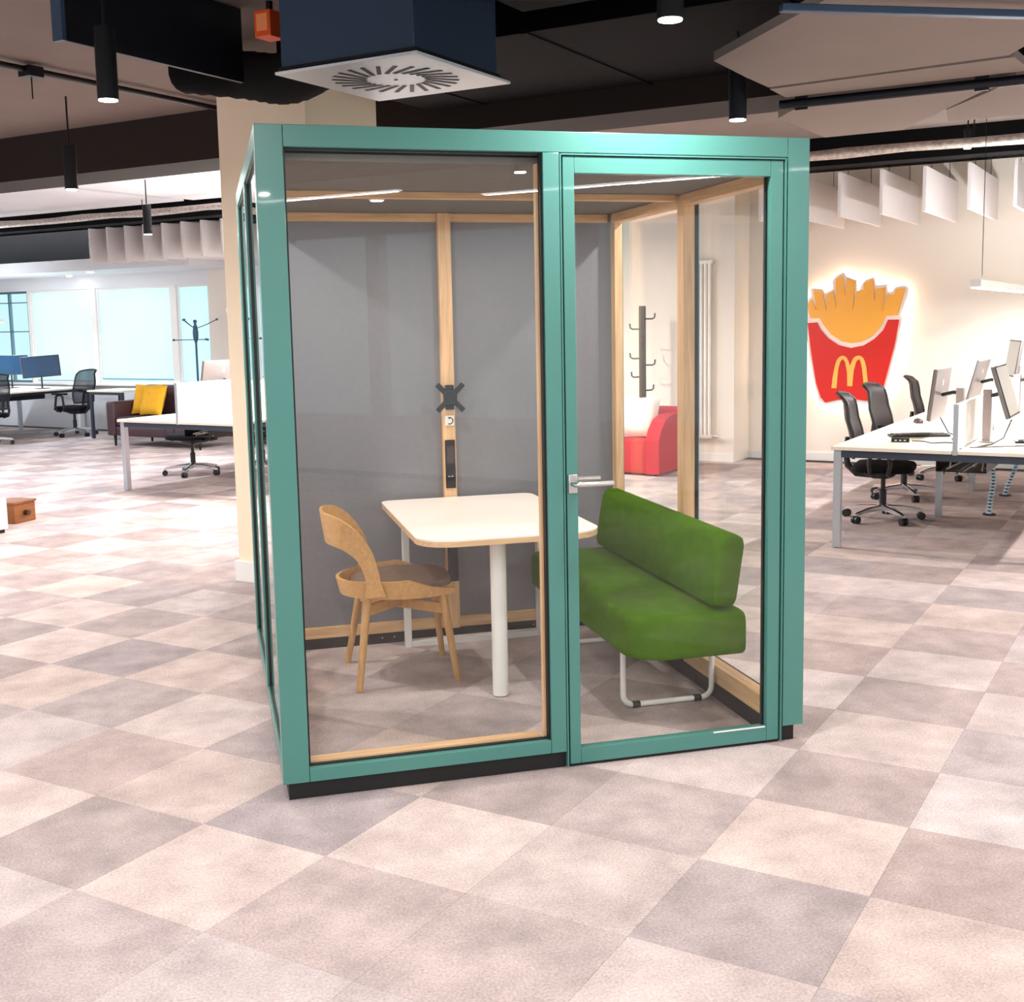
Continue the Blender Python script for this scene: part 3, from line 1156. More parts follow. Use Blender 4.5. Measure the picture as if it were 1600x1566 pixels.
# plate with slots: outer frame wedges + centre disc + radial blades
pm = MB()
H_ = .355
pm.box(-H_, H_, -H_, H_, 0, .012, .003)
plate = pm.ob('plate', mat('diffuser_white', (250, 252, 255), 0.35), df, 20)
for q in range(24):
    a = 2 * PI * q / 24
    M_ = Matrix.Rotation(a, 4, 'Z') @ Matrix.Translation((.195, 0, 0)) @ Matrix.Rotation(.35, 4, 'Z')
    MB().box(-.075, .075, -.009, .009, -.002, .001, 0, 1, M_).ob('air_slot', BLACKP, plate, 0)
MB().cyl((0, 0, -.003), (0, 0, .001), .008, seg=10).ob('centre_screw', BLKPL, plate)
pb_ = MB()
pb_.box(-.335, .28, -.33, .335, .012, .495, .003)
pb_.ob('plenum_box', mat('plenum_metal', (58, 78, 102), 0.4, 0.3), df, 20)
MB().box(-.345, .29, -.34, .345, .018, .03).ob('plenum_flange', BLKMET, df, 0)

fd = thing('flexible_duct', 'black flexible duct running from the ceiling to the diffuser box', 'duct')
pts = []
ctrl = [room(2.05, -2.35, 2.98), room(2.05, -1.9, 2.90), room(1.85, -1.45, 2.80), room(1.62, -1.05, 2.79), room(1.50, -.77, 2.84)]
for i in range(len(ctrl) - 1):
    for q in range(8):
        u = q / 8
        p0, p1, p2, p3 = [ctrl[min(max(m, 0), len(ctrl) - 1)] for m in (i - 1, i, i + 1, i + 2)]
        pts.append(0.5 * ((2 * p1) + (p2 - p0) * u + (2 * p0 - 5 * p1 + 4 * p2 - p3) * u * u + (3 * p1 - p0 - 3 * p2 + p3) * u ** 3))
rad = [.118 + (.008 if i % 2 else 0) for i in range(len(pts))]
MB().tube(pts, rad, 16).ob('duct_hose', BLKCEIL, fd, 50)
MB().tube([pts[-2], pts[-1] + (pts[-1] - pts[-2]) * .3], .128, 16).ob('hose_collar', BLKMET, fd, 40)
oa = thing('damper_actuator', 'small orange actuator box beside the black duct', 'actuator', room(1.2, -.97, 2.86), R45)
MB().box(-.05, .05, -.045, .045, -.055, .055, .004).ob('body', ORANGE, oa, 20)
MB().box(-.052, -.05, -.03, .03, -.03, .04).ob('label_plate', mat('orange_label', (244, 150, 90), 0.5), oa, 0)
MB().cyl((0, 0, .055), (0, 0, .10), .015, seg=12).ob('shaft', BLKMET, oa)

dz = thing('rectangular_duct', 'flat black rectangular air duct above the booth door', 'duct', room(1.4, .65, 2.9), R45)
MB().box(-3.2, .35, -.62, .68, 0, .195, .004).ob('duct_body', BLKCEIL, dz, 20)
for x in (-2.4, -1.2, 0):
    MB().box(x - .015, x + .015, -.64, .70, -.008, .198).ob('duct_flange', BLKCEIL, dz, 0)
d3 = thing('rectangular_duct', 'wide black cross duct in front of the brown beam', 'duct', room(2.68, 0, 2.9), R45)
MB().box(-.61, .80, -1.32, 1.70, 0, .195, .004).ob('duct_body', BLKCEIL, d3, 20)
for y in (-1.0, .2, 1.3):
    MB().box(-.625, .815, y - .015, y + .015, -.008, .198).ob('duct_flange', BLKCEIL, d3, 0)
np_ = thing('smoke_curtain', 'dark navy sheet panel hanging from the ceiling beside the flexible duct', 'panel', room(.57, -1.53, 2.75), R45)
MB().box(0, 1.05, -.012, .012, 0, .345, .002).ob('sheet', DUCT, np_, 20)
MB().box(-.02, 0.0, -.03, .03, -.005, .345).ob('edge_trim', DUCTB, np_, 0)

# taupe ceiling panels hung at the right
def raft(name, label, pts, z, m, th=.035):
    o = thing(name, label, 'ceiling panel', room(pts[0][0], pts[0][1], z), R45, 'hung ceiling panels')
    b = MB()
    b.prism([(s - pts[0][0], -(t - pts[0][1])) for s, t in pts], 0, th)
    b.ob('board', m, o, 0)
    for s, t in pts[::2]:
        cs = sum(p[0] for p in pts) / len(pts)
        ct = sum(p[1] for p in pts) / len(pts)
        s2, t2 = s * .8 + cs * .2, t * .8 + ct * .2
        zt = 2.76 if 3.45 < s2 < 4.05 else (2.895 if (2.0 < s2 < 3.5 and -1.8 < t2 < 1.4) or (s2 < 1.85 and 0 < t2 < 1.35) else 3.1)
        MB().cyl((s2 - pts[0][0], -(t2 - pts[0][1]), th), (s2 - pts[0][0], -(t2 - pts[0][1]), zt - z), .003, seg=6).ob('hanger', BLKMET, o)
    return o


raft('ceiling_panel', 'large taupe ceiling panel with slanted corner above the right post',
     [(.3, 2.25), (1.78, .83), (2.15, .83), (2.44, .84), (2.36, 1.86), (2.1, 2.0), (1.7, 3.3), (.3, 3.6)], 2.60, RAFT)
raft('ceiling_panel', 'narrow taupe ceiling panel next to the dark pipe',
     [(2.46, .84), (2.70, .84), (2.70, 1.9), (2.38, 1.88)], 2.595, RAFT)
raft('ceiling_panel', 'taupe ceiling panel with notched edge behind the dark pipe',
     [(2.95, .85), (2.80, 1.80), (3.14, 1.63), (4.06, 1.08), (4.08, .64), (3.27, .62)], 2.60, RAFT)
raft('ceiling_panel', 'small taupe ceiling panel above the white baffles, beyond the notch',
     [(3.16, 1.66), (2.89, 1.82), (3.2, 2.4), (3.89, 2.3), (3.94, 1.35), (3.53, 1.41)], 2.60, RAFT)
raft('ceiling_panel', 'ceiling panel coloured pale for window light, behind the brown beam, beside the pillar', [(4.3, -7.6), (7.3, -7.6), (7.3, -3.0), (4.3, -3.0)], 3.03, RAFTL)
raft('ceiling_panel', 'ceiling panel coloured pale for window light, behind the brown beam, over the window desk', [(4.3, -13.4), (7.3, -13.4), (7.3, -7.75), (4.3, -7.75)], 3.03, RAFTL)
pp_ = thing('ceiling_pipe', 'dark blue pipe under the taupe ceiling panels', 'pipe', (0, 0, 0))
MB().tube([room(2.74, .80, 2.57), room(2.76, 2.2, 2.57)], .022, 12).ob('pipe_run', DUCT, pp_)
for t in (.9, 1.7):
    MB().box(-.004, .004, -.03, .03, -.03, .32 if t < 1 else .53, 0, 1, Matrix.Translation(room(2.745, t, 2.57)) @ MROOM).ob('pipe_clip', BLKMET, pp_, 0)
pb2 = thing('cable_trunking', 'blue grey cable trunking crossing under the large taupe ceiling panel', 'trunking', (0, 0, 0))
bb_ = MB()
v0, v1 = room(.98, 1.36, 2.56), room(1.72, 2.27, 2.56)
d_ = v1 - v0
bb_.box(0, d_.length, -.018, .018, -.012, .012, .003, 2, Matrix.Translation(v0) @ Matrix.Rotation(math.atan2(d_.y, d_.x), 4, 'Z'))
bb_.ob('trunking_body', DUCTB, pb2, 20)
bx_ = thing('fan_coil', 'blue metal fan unit in the gap of the taupe ceiling panels', 'fan unit', room(2.35, 2.25, 2.66), R45)
MB().box(-.3, .3, -.35, .35, 0, .3, .005).ob('casing', DUCTB, bx_, 20)
MB().box(-.31, -.30, -.28, .28, .05, .25).ob('grille', BLKMET, bx_, 0)

# conduit at the left and foil pipe across
cd = thing('conduit', 'thin dark conduit fixed along the ceiling left of the spotlight', 'conduit', (0, 0, 0))
MB().tube([room(.2, -3.35, 3.06), room(3.4, -3.35, 3.06)], .018, 10).ob('conduit_run', BLKMET, cd)
MB().box(-.05, .05, -.05, .05, -.03, .03, .003, 2, Matrix.Translation(room(1.85, -3.35, 3.05)) @ MROOM).ob('junction_box', BLKMET, cd, 20)
MB().cyl(room(1.85, -3.35, 2.9), room(1.85, -3.35, 3.05), .004, seg=6).ob('drop_wire', BLKMET, cd)
fp = thing('foil_pipe', 'silver foil lagged pipe running below the black ceiling void', 'pipe', (0, 0, 0))
pts = [room(6.9, t * .5, 2.88 + .006 * math.sin(t * 1.7)) for t in range(-32, 10)]
MB().tube(pts, [.038 + .006 * math.sin(i * 2.4) for i in range(len(pts))], 12).ob('lagging', SILVER, fp, 60)
for t in (-14, -11, -8, -5, -2, 1, 3.5):
    MB().cyl(room(6.9, t, 2.9), room(6.9, t, 3.1), .005, seg=6).ob('hanger', BLKMET, fp)
tr2 = thing('cable_tray', 'black perforated cable tray under the black ceiling', 'cable tray', (0, 0, 0))
ct_ = MB()
rbox(ct_, 7.9, 8.1, -16, 4.5, 2.95, 2.955)
rbox(ct_, 7.9, 7.905, -16, 4.5, 2.955, 3.0)
rbox(ct_, 8.095, 8.1, -16, 4.5, 2.955, 3.0)
ct_.ob('tray', BLKMET, tr2, 0)
tk = thing('track_spot', 'small black track spotlight glowing beside the foil pipe', 'lamp', room(7.05, .93, 2.83), R45)
MB().cyl((0, 0, .03), (0, 0, .17), .032, seg=14).ob('lamp_body', BLKMET, tk)
MB().cyl((0, 0, .17), (0, 0, .27), .006, seg=8).ob('stem', BLKMET, tk)
MB().cyl((0, 0, .024), (0, 0, .03), .028, seg=14).ob('lens', LAMPE, tk)
# recessed lights in the bulkhead
for n_, (s_, t_) in enumerate(((8.95, -13.55), (8.95, -11.35), (9.6, -12.6))):
    rs = thing('recessed_spot', ['round recessed light in the white bulkhead nearest the clear window', 'round recessed light in the white bulkhead over the wide blind',
                                 'round recessed light tucked against the window lintel'][n_], 'lamp', room(s_, t_, 2.385), R45, 'bulkhead lights')
    MB().lathe([(.052, 0), (.062, .003), (.062, .015)], 18).ob('bezel', WHITEM, rs)
    MB().cyl((0, 0, -.002), (0, 0, .004), .05, seg=18).ob('lens', LAMPE, rs)
    area_light('recessed_light', (0, 0, -.006), (0, 0, -1), .09, .09, 9 if n_ < 2 else 1, (.93, .96, 1.0), rs, 'DISK')

# white acoustic baffles, standing at right angles to the sign wall
def baffle(t, label, group, z0=2.495, z1=2.895, s0=8.27):
    o = thing('acoustic_baffle', label, 'baffle', room(s0, t, z0), R45, group)
    MB().box(0, 9.86 - s0, -.016, .016, 0, z1 - z0, .003).ob('panel', FINM, o, 20)
    for x in (.3, 1.2):
        MB().cyl((x, 0, z1 - z0), (x, 0, 3.1 - z0), .003, seg=6).ob('hanger', BLKMET, o)
    return o


for q in range(7):
    baffle(-1.155 + .381 * q, 'white vertical felt baffle hanging in front of the fries sign wall', 'baffles at the sign wall')
for q in range(8):
    baffle(-10.62 + .345 * q, 'white vertical felt baffle hanging in a row left of the pillar', 'baffles left of the pillar', 2.47, 2.93, 8.35)

# ------------------------------------------------------------------ backlit wall sign
sg = thing('wall_sign', 'backlit wall sign of yellow fries in a red box with yellow arches', 'sign', room(9.9, -.60, 1.30), R45)
# design plane: local x right (t), local y up; sits on the wall facing the room
MS = Matrix(((0, 0, -1, 0), (-1, 0, 0, 0), (0, 1, 0, 0), (0, 0, 0, 1)))   # (x,y,h) -> (-h, -x, y)


def sgp(pts):
    return [((x - 568) * .00112, (785 - y) * .001135) for x, y in pts]


W_OUT = [(118, 290), (140, 275), (235, 285), (262, 325), (335, 290), (328, 215), (380, 160), (430, 138), (450, 155), (462, 178), (560, 215),
         (566, 310), (590, 300), (610, 250), (650, 210), (720, 192), (740, 265), (845, 260), (850, 328), (895, 325), (915, 288), (1000, 272),
         (1038, 300), (1030, 370), (970, 550), (990, 570), (975, 640), (930, 870), (880, 1080), (830, 1290), (800, 1370), (680, 1368),
         (540, 1350), (400, 1365), (275, 1392), (215, 1345), (180, 1220), (120, 950), (75, 640), (82, 590), (95, 560), (70, 430), (90, 385), (130, 350)]
Y_OUT = [(92, 430), (135, 385), (185, 490), (150, 295), (235, 300), (280, 500), (275, 345), (345, 310), (370, 480), (365, 200), (430, 165),
         (455, 360), (468, 190), (550, 225), (530, 495), (562, 325), (630, 300), (632, 245), (715, 205), (733, 415), (742, 300), (830, 290),
         (808, 510), (847, 350), (915, 360), (930, 305), (1010, 300), (945, 545), (840, 550), (800, 640), (720, 730), (620, 785), (530, 798),
         (430, 780), (330, 715), (250, 620), (215, 560), (125, 560)]
R_OUT = [(100, 605), (190, 600), (225, 670), (300, 750), (400, 815), (520, 843), (640, 820), (740, 760), (820, 680), (862, 585), (962, 585),
         (930, 800), (880, 1010), (800, 1335), (660, 1335), (540, 1320), (400, 1330), (280, 1360), (235, 1310), (190, 1180), (140, 900)]
M_OUT = [(342, 1222), (352, 1120), (375, 1000), (388, 960), (405, 935), (425, 919), (445, 915), (465, 920), (485, 935), (503, 968), (518, 1010),
         (533, 968), (550, 935), (572, 918), (600, 913), (622, 920), (640, 935), (657, 970), (670, 1020), (690, 1180), (697, 1222), (652, 1222), (642, 1120), (630, 1030),
         (615, 965), (598, 945), (575, 970), (552, 1060), (541, 1202), (494, 1202), (490, 1070), (470, 975), (447, 945), (425, 970), (405, 1040), (390, 1222)]
MB().prism(sgp(W_OUT), .055, .085, MS).ob('white_border', SIGNW, sg, 0)
MB().prism(sgp(Y_OUT), .0855, .098, MS).ob('fries', SIGNY, sg, 0)
rb_ = MB().prism(sgp(R_OUT), .0855, .105, MS).ob('red_box', SIGNR, sg, 0)
MB().prism(sgp(M_OUT), .1055, .112, MS).ob('arches', SIGNM, rb_, 0)
inner = [(568 + (x - 568) * .93, 790 + (y - 790) * .94) for x, y in W_OUT]
MB().prism(sgp(inner), .030, .040, MS).ob('halo_light', HALO, sg, 0)
for x, y in ((300, 700), (800, 700), (400, 1200), (700, 1200), (400, 450), (760, 450)):
    q = sgp([(x, y)])[0]
    MB().cyl((-.0005, -q[0], q[1]), (-.055, -q[0], q[1]), .012, seg=10).ob('standoff', STEEL, sg)


# ------------------------------------------------------------------ office task chair
def make_task_chair(back_mat, shell):
    t = thing('task_chair', 'x', 'chair')
    base = MB()
    base.lathe([(.035, .075), (.04, .08), (.04, .12), (.03, .13)], 16)
    bs = base.ob('star_base', CHROME, t)
    for q in range(5):
        a = 2 * PI * q / 5 + .35
        ca, sa = math.cos(a), math.sin(a)
        ar = MB()
        rows = []
        for r_, z_, w_, h_ in ((.03, .100, .026, .022), (.16, .094, .020, .018), (.29, .074, .014, .012), (.305, .068, .010, .008)):
            c_ = Vector((ca * r_, sa * r_, z_))
            n_ = Vector((-sa, ca, 0))
            rows.append([c_ + n_ * w_ + Vector((0, 0, -h_)), c_ + n_ * w_ + Vector((0, 0, h_ * .6)), c_ + n_ * w_ * .5 + Vector((0, 0, h_)),
                         c_ - n_ * w_ * .5 + Vector((0, 0, h_)), c_ - n_ * w_ + Vector((0, 0, h_ * .6)), c_ - n_ * w_ + Vector((0, 0, -h_))])
        ar.loft(rows, closed_v=True, cap=True)
        bmesh.ops.recalc_face_normals(ar.bm, faces=ar.bm.faces)
        ar.ob('base_arm', CHROME, bs, 40)
        cs = MB()
        p = Vector((ca * .295, sa * .295, .029))
        n_ = Vector((-sa, ca, 0))
        cs.cyl(p - n_ * .026, p - n_ * .006, .029, seg=16)
        cs.cyl(p + n_ * .006, p + n_ * .026, .029, seg=16)
        cs.cyl(p - n_ * .008, p + n_ * .008, .012, seg=10)
        cs.cyl(p + Vector((0, 0, .02)), p + Vector((0, 0, .045)), .009, seg=8)
        cs.ob('caster', BLKPL, bs)
    MB().lathe([(.027, .12), (.027, .235), (.018, .24), (.018, .34)], 16).ob('gas_lift', BLKPL, t)
    mech = MB()
    mech.loft([[(x * k_ - .02, y * k_, z) for x, y in rrect(-.13, .13, -.09, .09, .04, 4)] for k_, z in ((.45, .325), (.8, .345), (1.0, .372), (1.05, .385))], closed_v=True, cap=True)
    mech.ob('tilt_mechanism', BLKPL, t)
    st = MB()
    ol = rrect(-.22, .235, -.225, .225, [.11, .09, .09, .11], 6)
    st.loft([[(x * k_, y * k_, z) for x, y in ol] for k_, z in ((.85, .383), (.97, .390), (1.0, .408), (.985, .432), (.92, .446), (.6, .444), (.2, .442))], closed_v=True, cap=True)
    st.ob('seat', BLKFAB, t, 50)
    # backrest
    bk_ = MB()
    H0, H1 = .50, .985
    rows_f, rows_b = [], []
    nz, ny = 12, 10
    thick = .022 if shell else .006

    def bpnt(u, v, off):
        z = H0 + (H1 - H0) * u
        wdt = .205 + .02 * math.sin(PI * u) - .03 * (u ** 3)
        lumbar = .035 * math.sin(PI * min(1, u * 1.7)) if u < .59 else 0
        x = -.235 - .06 * u + lumbar * .6 - (.05 * max(0, (u - .86) / .14) ** 2)
        x += .045 * (v * v)
        return Vector((x - off, wdt * v, z - .02 * v * v * u))
    for i in range(nz + 1):
        u = i / nz
        rows_f.append([bpnt(u, -1 + 2 * j / ny, 0) for j in range(ny + 1)] + [bpnt(u, 1 - 2 * j / ny, thick) for j in range(ny + 1)])
    bk_.loft(rows_f, closed_v=True, cap=True)
    bmesh.ops.recalc_face_normals(bk_.bm, faces=bk_.bm.faces)
    bk_.ob('backrest', back_mat, t, 50)
    fr_ = MB()
    edge = [bpnt(0, -1 + 2 * j / 8, .004) for j in range(9)] + [bpnt(i / 10, 1, .004) for i in range(1, 11)] + \
           [bpnt(1, 1 - 2 * j / 8, .004) for j in range(1, 9)] + [bpnt(1 - i / 10, -1, .004) for i in range(1, 10)]
    fr_.tube(edge, .012, 8, closed=True)
    fr_.ob('back_frame', BLKPL, t)
    sp2 = MB()
    sp2.tube([(-.10, 0, .355), (-.20, 0, .36), (-.27, 0, .42), (-.285, 0, .52), (-.275, 0, .64)], [.03, .03, .026, .024, .018], 10)
    sp2.ob('back_support', BLKPL, t)
    for sy in (-1, 1):
        ar = MB()
        ar.tube([(-.06, sy * .20, .375), (-.06, sy * .275, .39), (-.07, sy * .285, .46), (-.055, sy * .285, .60), (.0, sy * .285, .625)], .017, 10)
        ar.tube([(.06, sy * .20, .375), (.07, sy * .275, .39), (.085, sy * .285, .46), (.06, sy * .285, .60), (.02, sy * .285, .625)], .017, 10)
        ao = ar.ob('armrest', BLKPL, t)
        MB().box(-.13, .12, sy * .285 - .04, sy * .285 + .04, .625, .65, .012).ob('arm_pad', BLKFAB, ao, 40)
    return t


tc_a = make_task_chair(BLKBACK, True)
FACE_T, FACE_MT = -PI / 2, PI / 2       # facing +t / -t in room axes
place(tc_a, 6.33, .50, 0, FACE_T + .10)
tag(tc_a, 'black task chair with armrests pushed under the near end of the desk by the sign', 'chair', 'office task chairs')
c_ = copy_tree(tc_a)
place(c_, 7.55, .40, 0, FACE_T - .12)
c_['label'] = 'black task chair second along the desk by the sign wall, back against the red sign'
c_ = copy_tree(tc_a)
place(c_, 8.95, .45, 0, FACE_T + .1)
c_['label'] = 'black task chair at the far end of the desk by the sign wall'
c_ = copy_tree(tc_a)
place(c_, 6.30, -6.80, 0, PI + .12)
c_['label'] = 'black task chair tucked under the desk behind the pillar'
tc_m = make_task_chair(MESHW, False)
place(tc_m, 9.0, -11.95, 0, FACE_MT + .15)
tag(tc_m, 'task chair with see-through mesh back by the window desk', 'chair', 'office task chairs')
c_ = copy_tree(tc_m)
place(c_, 7.55, -11.95, 0, FACE_MT - .1)
c_['label'] = 'mesh backed task chair at the window desk beside the first desk leg'


# ------------------------------------------------------------------ bench desks
DZ = .70


def bench_desk(label, s0, s1, t0, t1, group, mids, gap=True):
    L = s1 - s0
    Wd_ = t1 - t0
    o = thing('bench_desk', label, 'desk', room(s0, t0), R45, group)     # local x along s, local y = -(t - t0)
    half_ = Wd_ / 2
    for a, b in ((0, half_ - .02), (half_ + .02, Wd_)):
        MB().box(0, L, -b, -a, DZ - .024, DZ, .003).ob('desktop', DESKTOP, o, 20)
    for x in (.03, L - .08):
        m_ = MB()
        m_.box(x, x + .05, -(Wd_ - .06), -.06, DZ - .075, DZ - .03, .003)
        m_.ob('end_beam', DARKBEAM, o, 20)
        for y in (.012, Wd_ - .062):
            l_ = MB()
            l_.loft([[(x + .0, -(y + .05), 0.004), (x + .05, -(y + .05), 0.004), (x + .05, -y, 0.004), (x, -y, 0.004)],
                     [(x - .0, -(y + .05), DZ - .03), (x + .05, -(y + .05), DZ - .03), (x + .05, -y, DZ - .03), (x, -y, DZ - .03)]], closed_v=True, cap=True)
            lo_ = l_.ob('leg', ALU, o, 20)
            MB().cyl((x + .025, -(y + .025), 0), (x + .025, -(y + .025), .006), .018, seg=12).ob('foot', BLKPL, lo_)
    for y in (.20, Wd_ - .20):
        MB().box(.08, L - .08, -(y + .02), -(y - .02), DZ - .07, DZ - .03, .002).ob('long_rail', DARKBEAM, o, 20)
    for x in mids:
        for y in (.42, Wd_ - .42):
            MB().box(x, x + .05, -(y + .025), -(y - .025), 0, DZ - .03, .003).ob('leg', ALU, o, 20)
    # cable basket below the middle
    cb = MB()
    cb.box(.25, L - .3, -(half_ + .16), -(half_ - .16), DZ - .17, DZ - .165)
    cb.box(.25, L - .3, -(half_ + .16), -(half_ + .155), DZ - .165, DZ - .10)
    cb.box(.25, L - .3, -(half_ - .155), -(half_ - .16), DZ - .165, DZ - .10)
    cb.ob('cable_tray', BLKMET, o, 0)
    cw = MB()
    rr = random.Random(int(L * 100) + int(abs(t0) * 10))
    for q in range(5):
        y0 = half_ + rr.uniform(-.12, .12)
        cw.tube([(.3 + (L - .7) * u / 14, -(y0 + .05 * math.sin(u * .9 + q)), DZ - .155 + .02 * q / 5 + .012 * math.sin(u * 1.3 + 2 * q)) for u in range(15)], .006, 6)
    w_ = cw.ob('cable_bundle', mat('white_cable', (226, 228, 232), 0.5), o)
    w_['kind'] = 'stuff'
    return o


def desk_screen(label, s0, s1, t, z1, mt, group):
    o = thing('desk_screen', label, 'desk screen', room(s0, t, DZ - .02), R45, group)
    MB().box(0, s1 - s0, -.012, .012, 0, z1 - DZ + .02, .004).ob('panel', mt, o, 20)
    MB().box(-.006, 0.0, -.016, .016, -.01, z1 - DZ + .02).ob('edge_profile', ALU, o, 0)
    for x in (.12, s1 - s0 - .12):
        MB().box(x - .025, x + .025, -.03, .03, -.02, .03, .003).ob('clamp', ALU, o, 20)
    return o


bench_desk('white bench desk in front of the fries sign', 5.04, 9.5, .44, 2.04, 'bench desks', (1.58, 3.1))
bench_desk('white bench desk standing behind the pillar', 5.07, 8.2, -6.53, -4.93, 'bench desks', (1.5,))
bench_desk('white bench desk with two monitors beside the windows', 6.0, 9.45, -13.75, -12.12, 'bench desks', (2.03,))
SCRW = mat('white_screen_fabric', (240, 236, 232), 0.8, var=0.01, scale=20)
SCRC = mat('cream_screen_fabric', (242, 232, 212), 0.8, var=0.01, scale=20)
desk_screen('white desk divider at the near end of the sign-side desk', 5.06, 6.55, 1.24, 1.0, SCRW, 'desk dividers')
desk_screen('white desk divider at the far part of the sign-side desk', 6.62, 8.6, 1.24, 1.0, SCRW, 'desk dividers')
desk_screen('cream desk divider on the desk behind the pillar', 5.09, 7.4, -5.73, 1.06, SCRC, 'desk dividers')
desk_screen('cream desk divider on the window desk', 6.1, 8.2, -12.93, 1.02, SCRC, 'desk dividers')


def monitor(label, s, t, z, rot, tilt, front, width=.54, height=.34, column=None, roll=0, foot=None):
    o = thing('computer_monitor', label, 'monitor', room(s, t, z), R45 + rot, 'monitors')   # screen looks along local +x
    M_ = Matrix.Rotation(tilt, 4, 'Y') @ Matrix.Rotation(roll, 4, 'X')
    MB().box(-.026, .0, -width / 2, width / 2, -height / 2, height / 2, .006, 2, M_).ob('back_shell', MONBACK, o, 20)
    MB().box(.0, .004, -width / 2 + .004, width / 2 - .004, -height / 2 + .004, height / 2 - .004, 0, 1, M_).ob('bezel', BLKPL, o, 0)
    MB().box(.004, .0055, -width / 2 + .014, width / 2 - .014, -height / 2 + .016, height / 2 - .014, 0, 1, M_).ob('screen', front, o, 0)
    lg_ = MB()
    lg_.cyl((-.027, 0, height * .22), (-.0255, 0, height * .22), .022, seg=14)
    for v in lg_.bm.verts:
        v.co = M_ @ v.co
    lg_.ob('back_badge', mat('badge_light', (206, 206, 208), 0.3), o)
    return o


def arm_column(label, s, t, ztop, target):
    o = thing('monitor_arm', label, 'monitor arm', room(s, t, DZ), R45, 'monitor arms')
    MB().box(-.028, .028, -.026, .026, 0, ztop - DZ, .004).ob('column', ARMGREY, o, 20)
    MB().box(-.05, .05, -.045, .045, 0, .012, .003).ob('base_plate', ARMGREY, o, 20)
    tg = target
    loc = (tg[0] - s, -(tg[1] - t), tg[2] - DZ)
    MB().tube([(0, 0, ztop - DZ - .04), ((loc[0]) * .5, loc[1] * .4, (ztop - DZ - .04)), loc], .014, 10).ob('arm', BLKPL, o)
    return o


monitor('silver backed monitor nearest the end of the sign-side desk, facing the chairs', 6.0, .95, 1.01, FACE_MT, -.12, SCREENG, .54, .37)
arm_column('warm grey monitor arm column beside the front divider, chair side', 5.80, 1.14, 1.065, (6.0, .985, 1.0))
monitor('silver backed monitor further along the chair side of the sign-side desk', 7.72, .95, 1.02, FACE_MT, -.25, SCREENG, .54, .36)
arm_column('warm grey monitor arm column beside the rear divider, chair side', 7.5, 1.14, 1.065, (7.72, .99, 1.0))
monitor('monitor at the far end of the sign-side desk', 8.85, 1.08, 1.16, FACE_MT + .3, -.15, SCREENG, .54, .34)
arm_column('warm grey monitor arm column near the sign wall', 8.7, 1.16, 1.1, (8.85, 1.11, 1.13))
monitor('grey screened monitor tilted far back on the window side of the divider', 5.62, 1.47, 1.06, FACE_T, -.30, SCREENG, .50, .36)
arm_column('warm grey monitor arm column on the far side of the front divider', 5.66, 1.34, 1.065, (5.62, 1.44, 1.04))
monitor('grey monitor partly cut by the frame, far side of the rear divider', 6.98, 1.50, 1.12, FACE_T, -.2, SCREENG, .5, .34)
arm_column('warm grey monitor arm column on the far side of the rear divider', 6.98, 1.36, 1.1, (6.98, 1.46, 1.1))
monitor('silver backed monitor on the desk behind the pillar', 5.98, -6.02, 1.07, FACE_MT, -.20, SCREENG, .56, .36)
arm_column('monitor arm column on the desk behind the pillar', 6.05, -5.82, 1.06, (5.99, -5.99, 1.05))
m5 = monitor('dark blue screened monitor on a round foot by the window', 8.9, -12.5, 1.03, -2.25, .06, SCREENB, .54, .32, roll=.06)
m6 = monitor('dark monitor behind the cream divider on the window desk', 8.9, -13.2, 1.05, -2.5, 0, SCREENB, .52, .30)
for mo, h_ in ((m5, .33), (m6, .35)):
    st = MB()
    st.cyl((-.03, 0, -h_ + .006), (-.03, 0, -.05), .012, seg=10)
    st.lathe([(.11, -h_), (.11, -h_ + .006), (.02, -h_ + .012)], 20)
    st.ob('stand', BLKPL, mo)

# small things on the sign-side desk
o = thing('computer_mouse', 'dark computer mouse on the sign-side desk', 'mouse', room(7.0, .62, DZ), R45 + .5)
mm = MB()
mm.loft([[(x * k_, y * k_, z) for x, y in rrect(-.055, .055, -.032, .032, .03, 5)] for k_, z in ((.95, 0), (1.0, .01), (.93, .024), (.7, .034), (.3, .038))], closed_v=True, cap=True)
mm.ob('mouse_body', mat('mouse_brown', (70, 52, 46), 0.4), o, 60)
MB().cyl((.03, -.004, .033), (.03, .004, .033), .008, seg=10).ob('scroll_wheel', BLKPL, o)


def keyboard(label, s, t, rot):
    o = thing('keyboard', label, 'keyboard', room(s, t, DZ), R45 + rot, 'keyboards')
    MB().box(-.065, .065, -.21, .21, .002, .016, .004).ob('case', BLKPL, o, 20)
    for r_ in range(4):
        for q in range(11):
            MB().box(-.052 + r_ * .028, -.030 + r_ * .028, -.195 + q * .0355, -.166 + q * .0355, .016, .023).ob('key', mat('key_grey', (92, 84, 80), 0.6), o, 0)
    return o


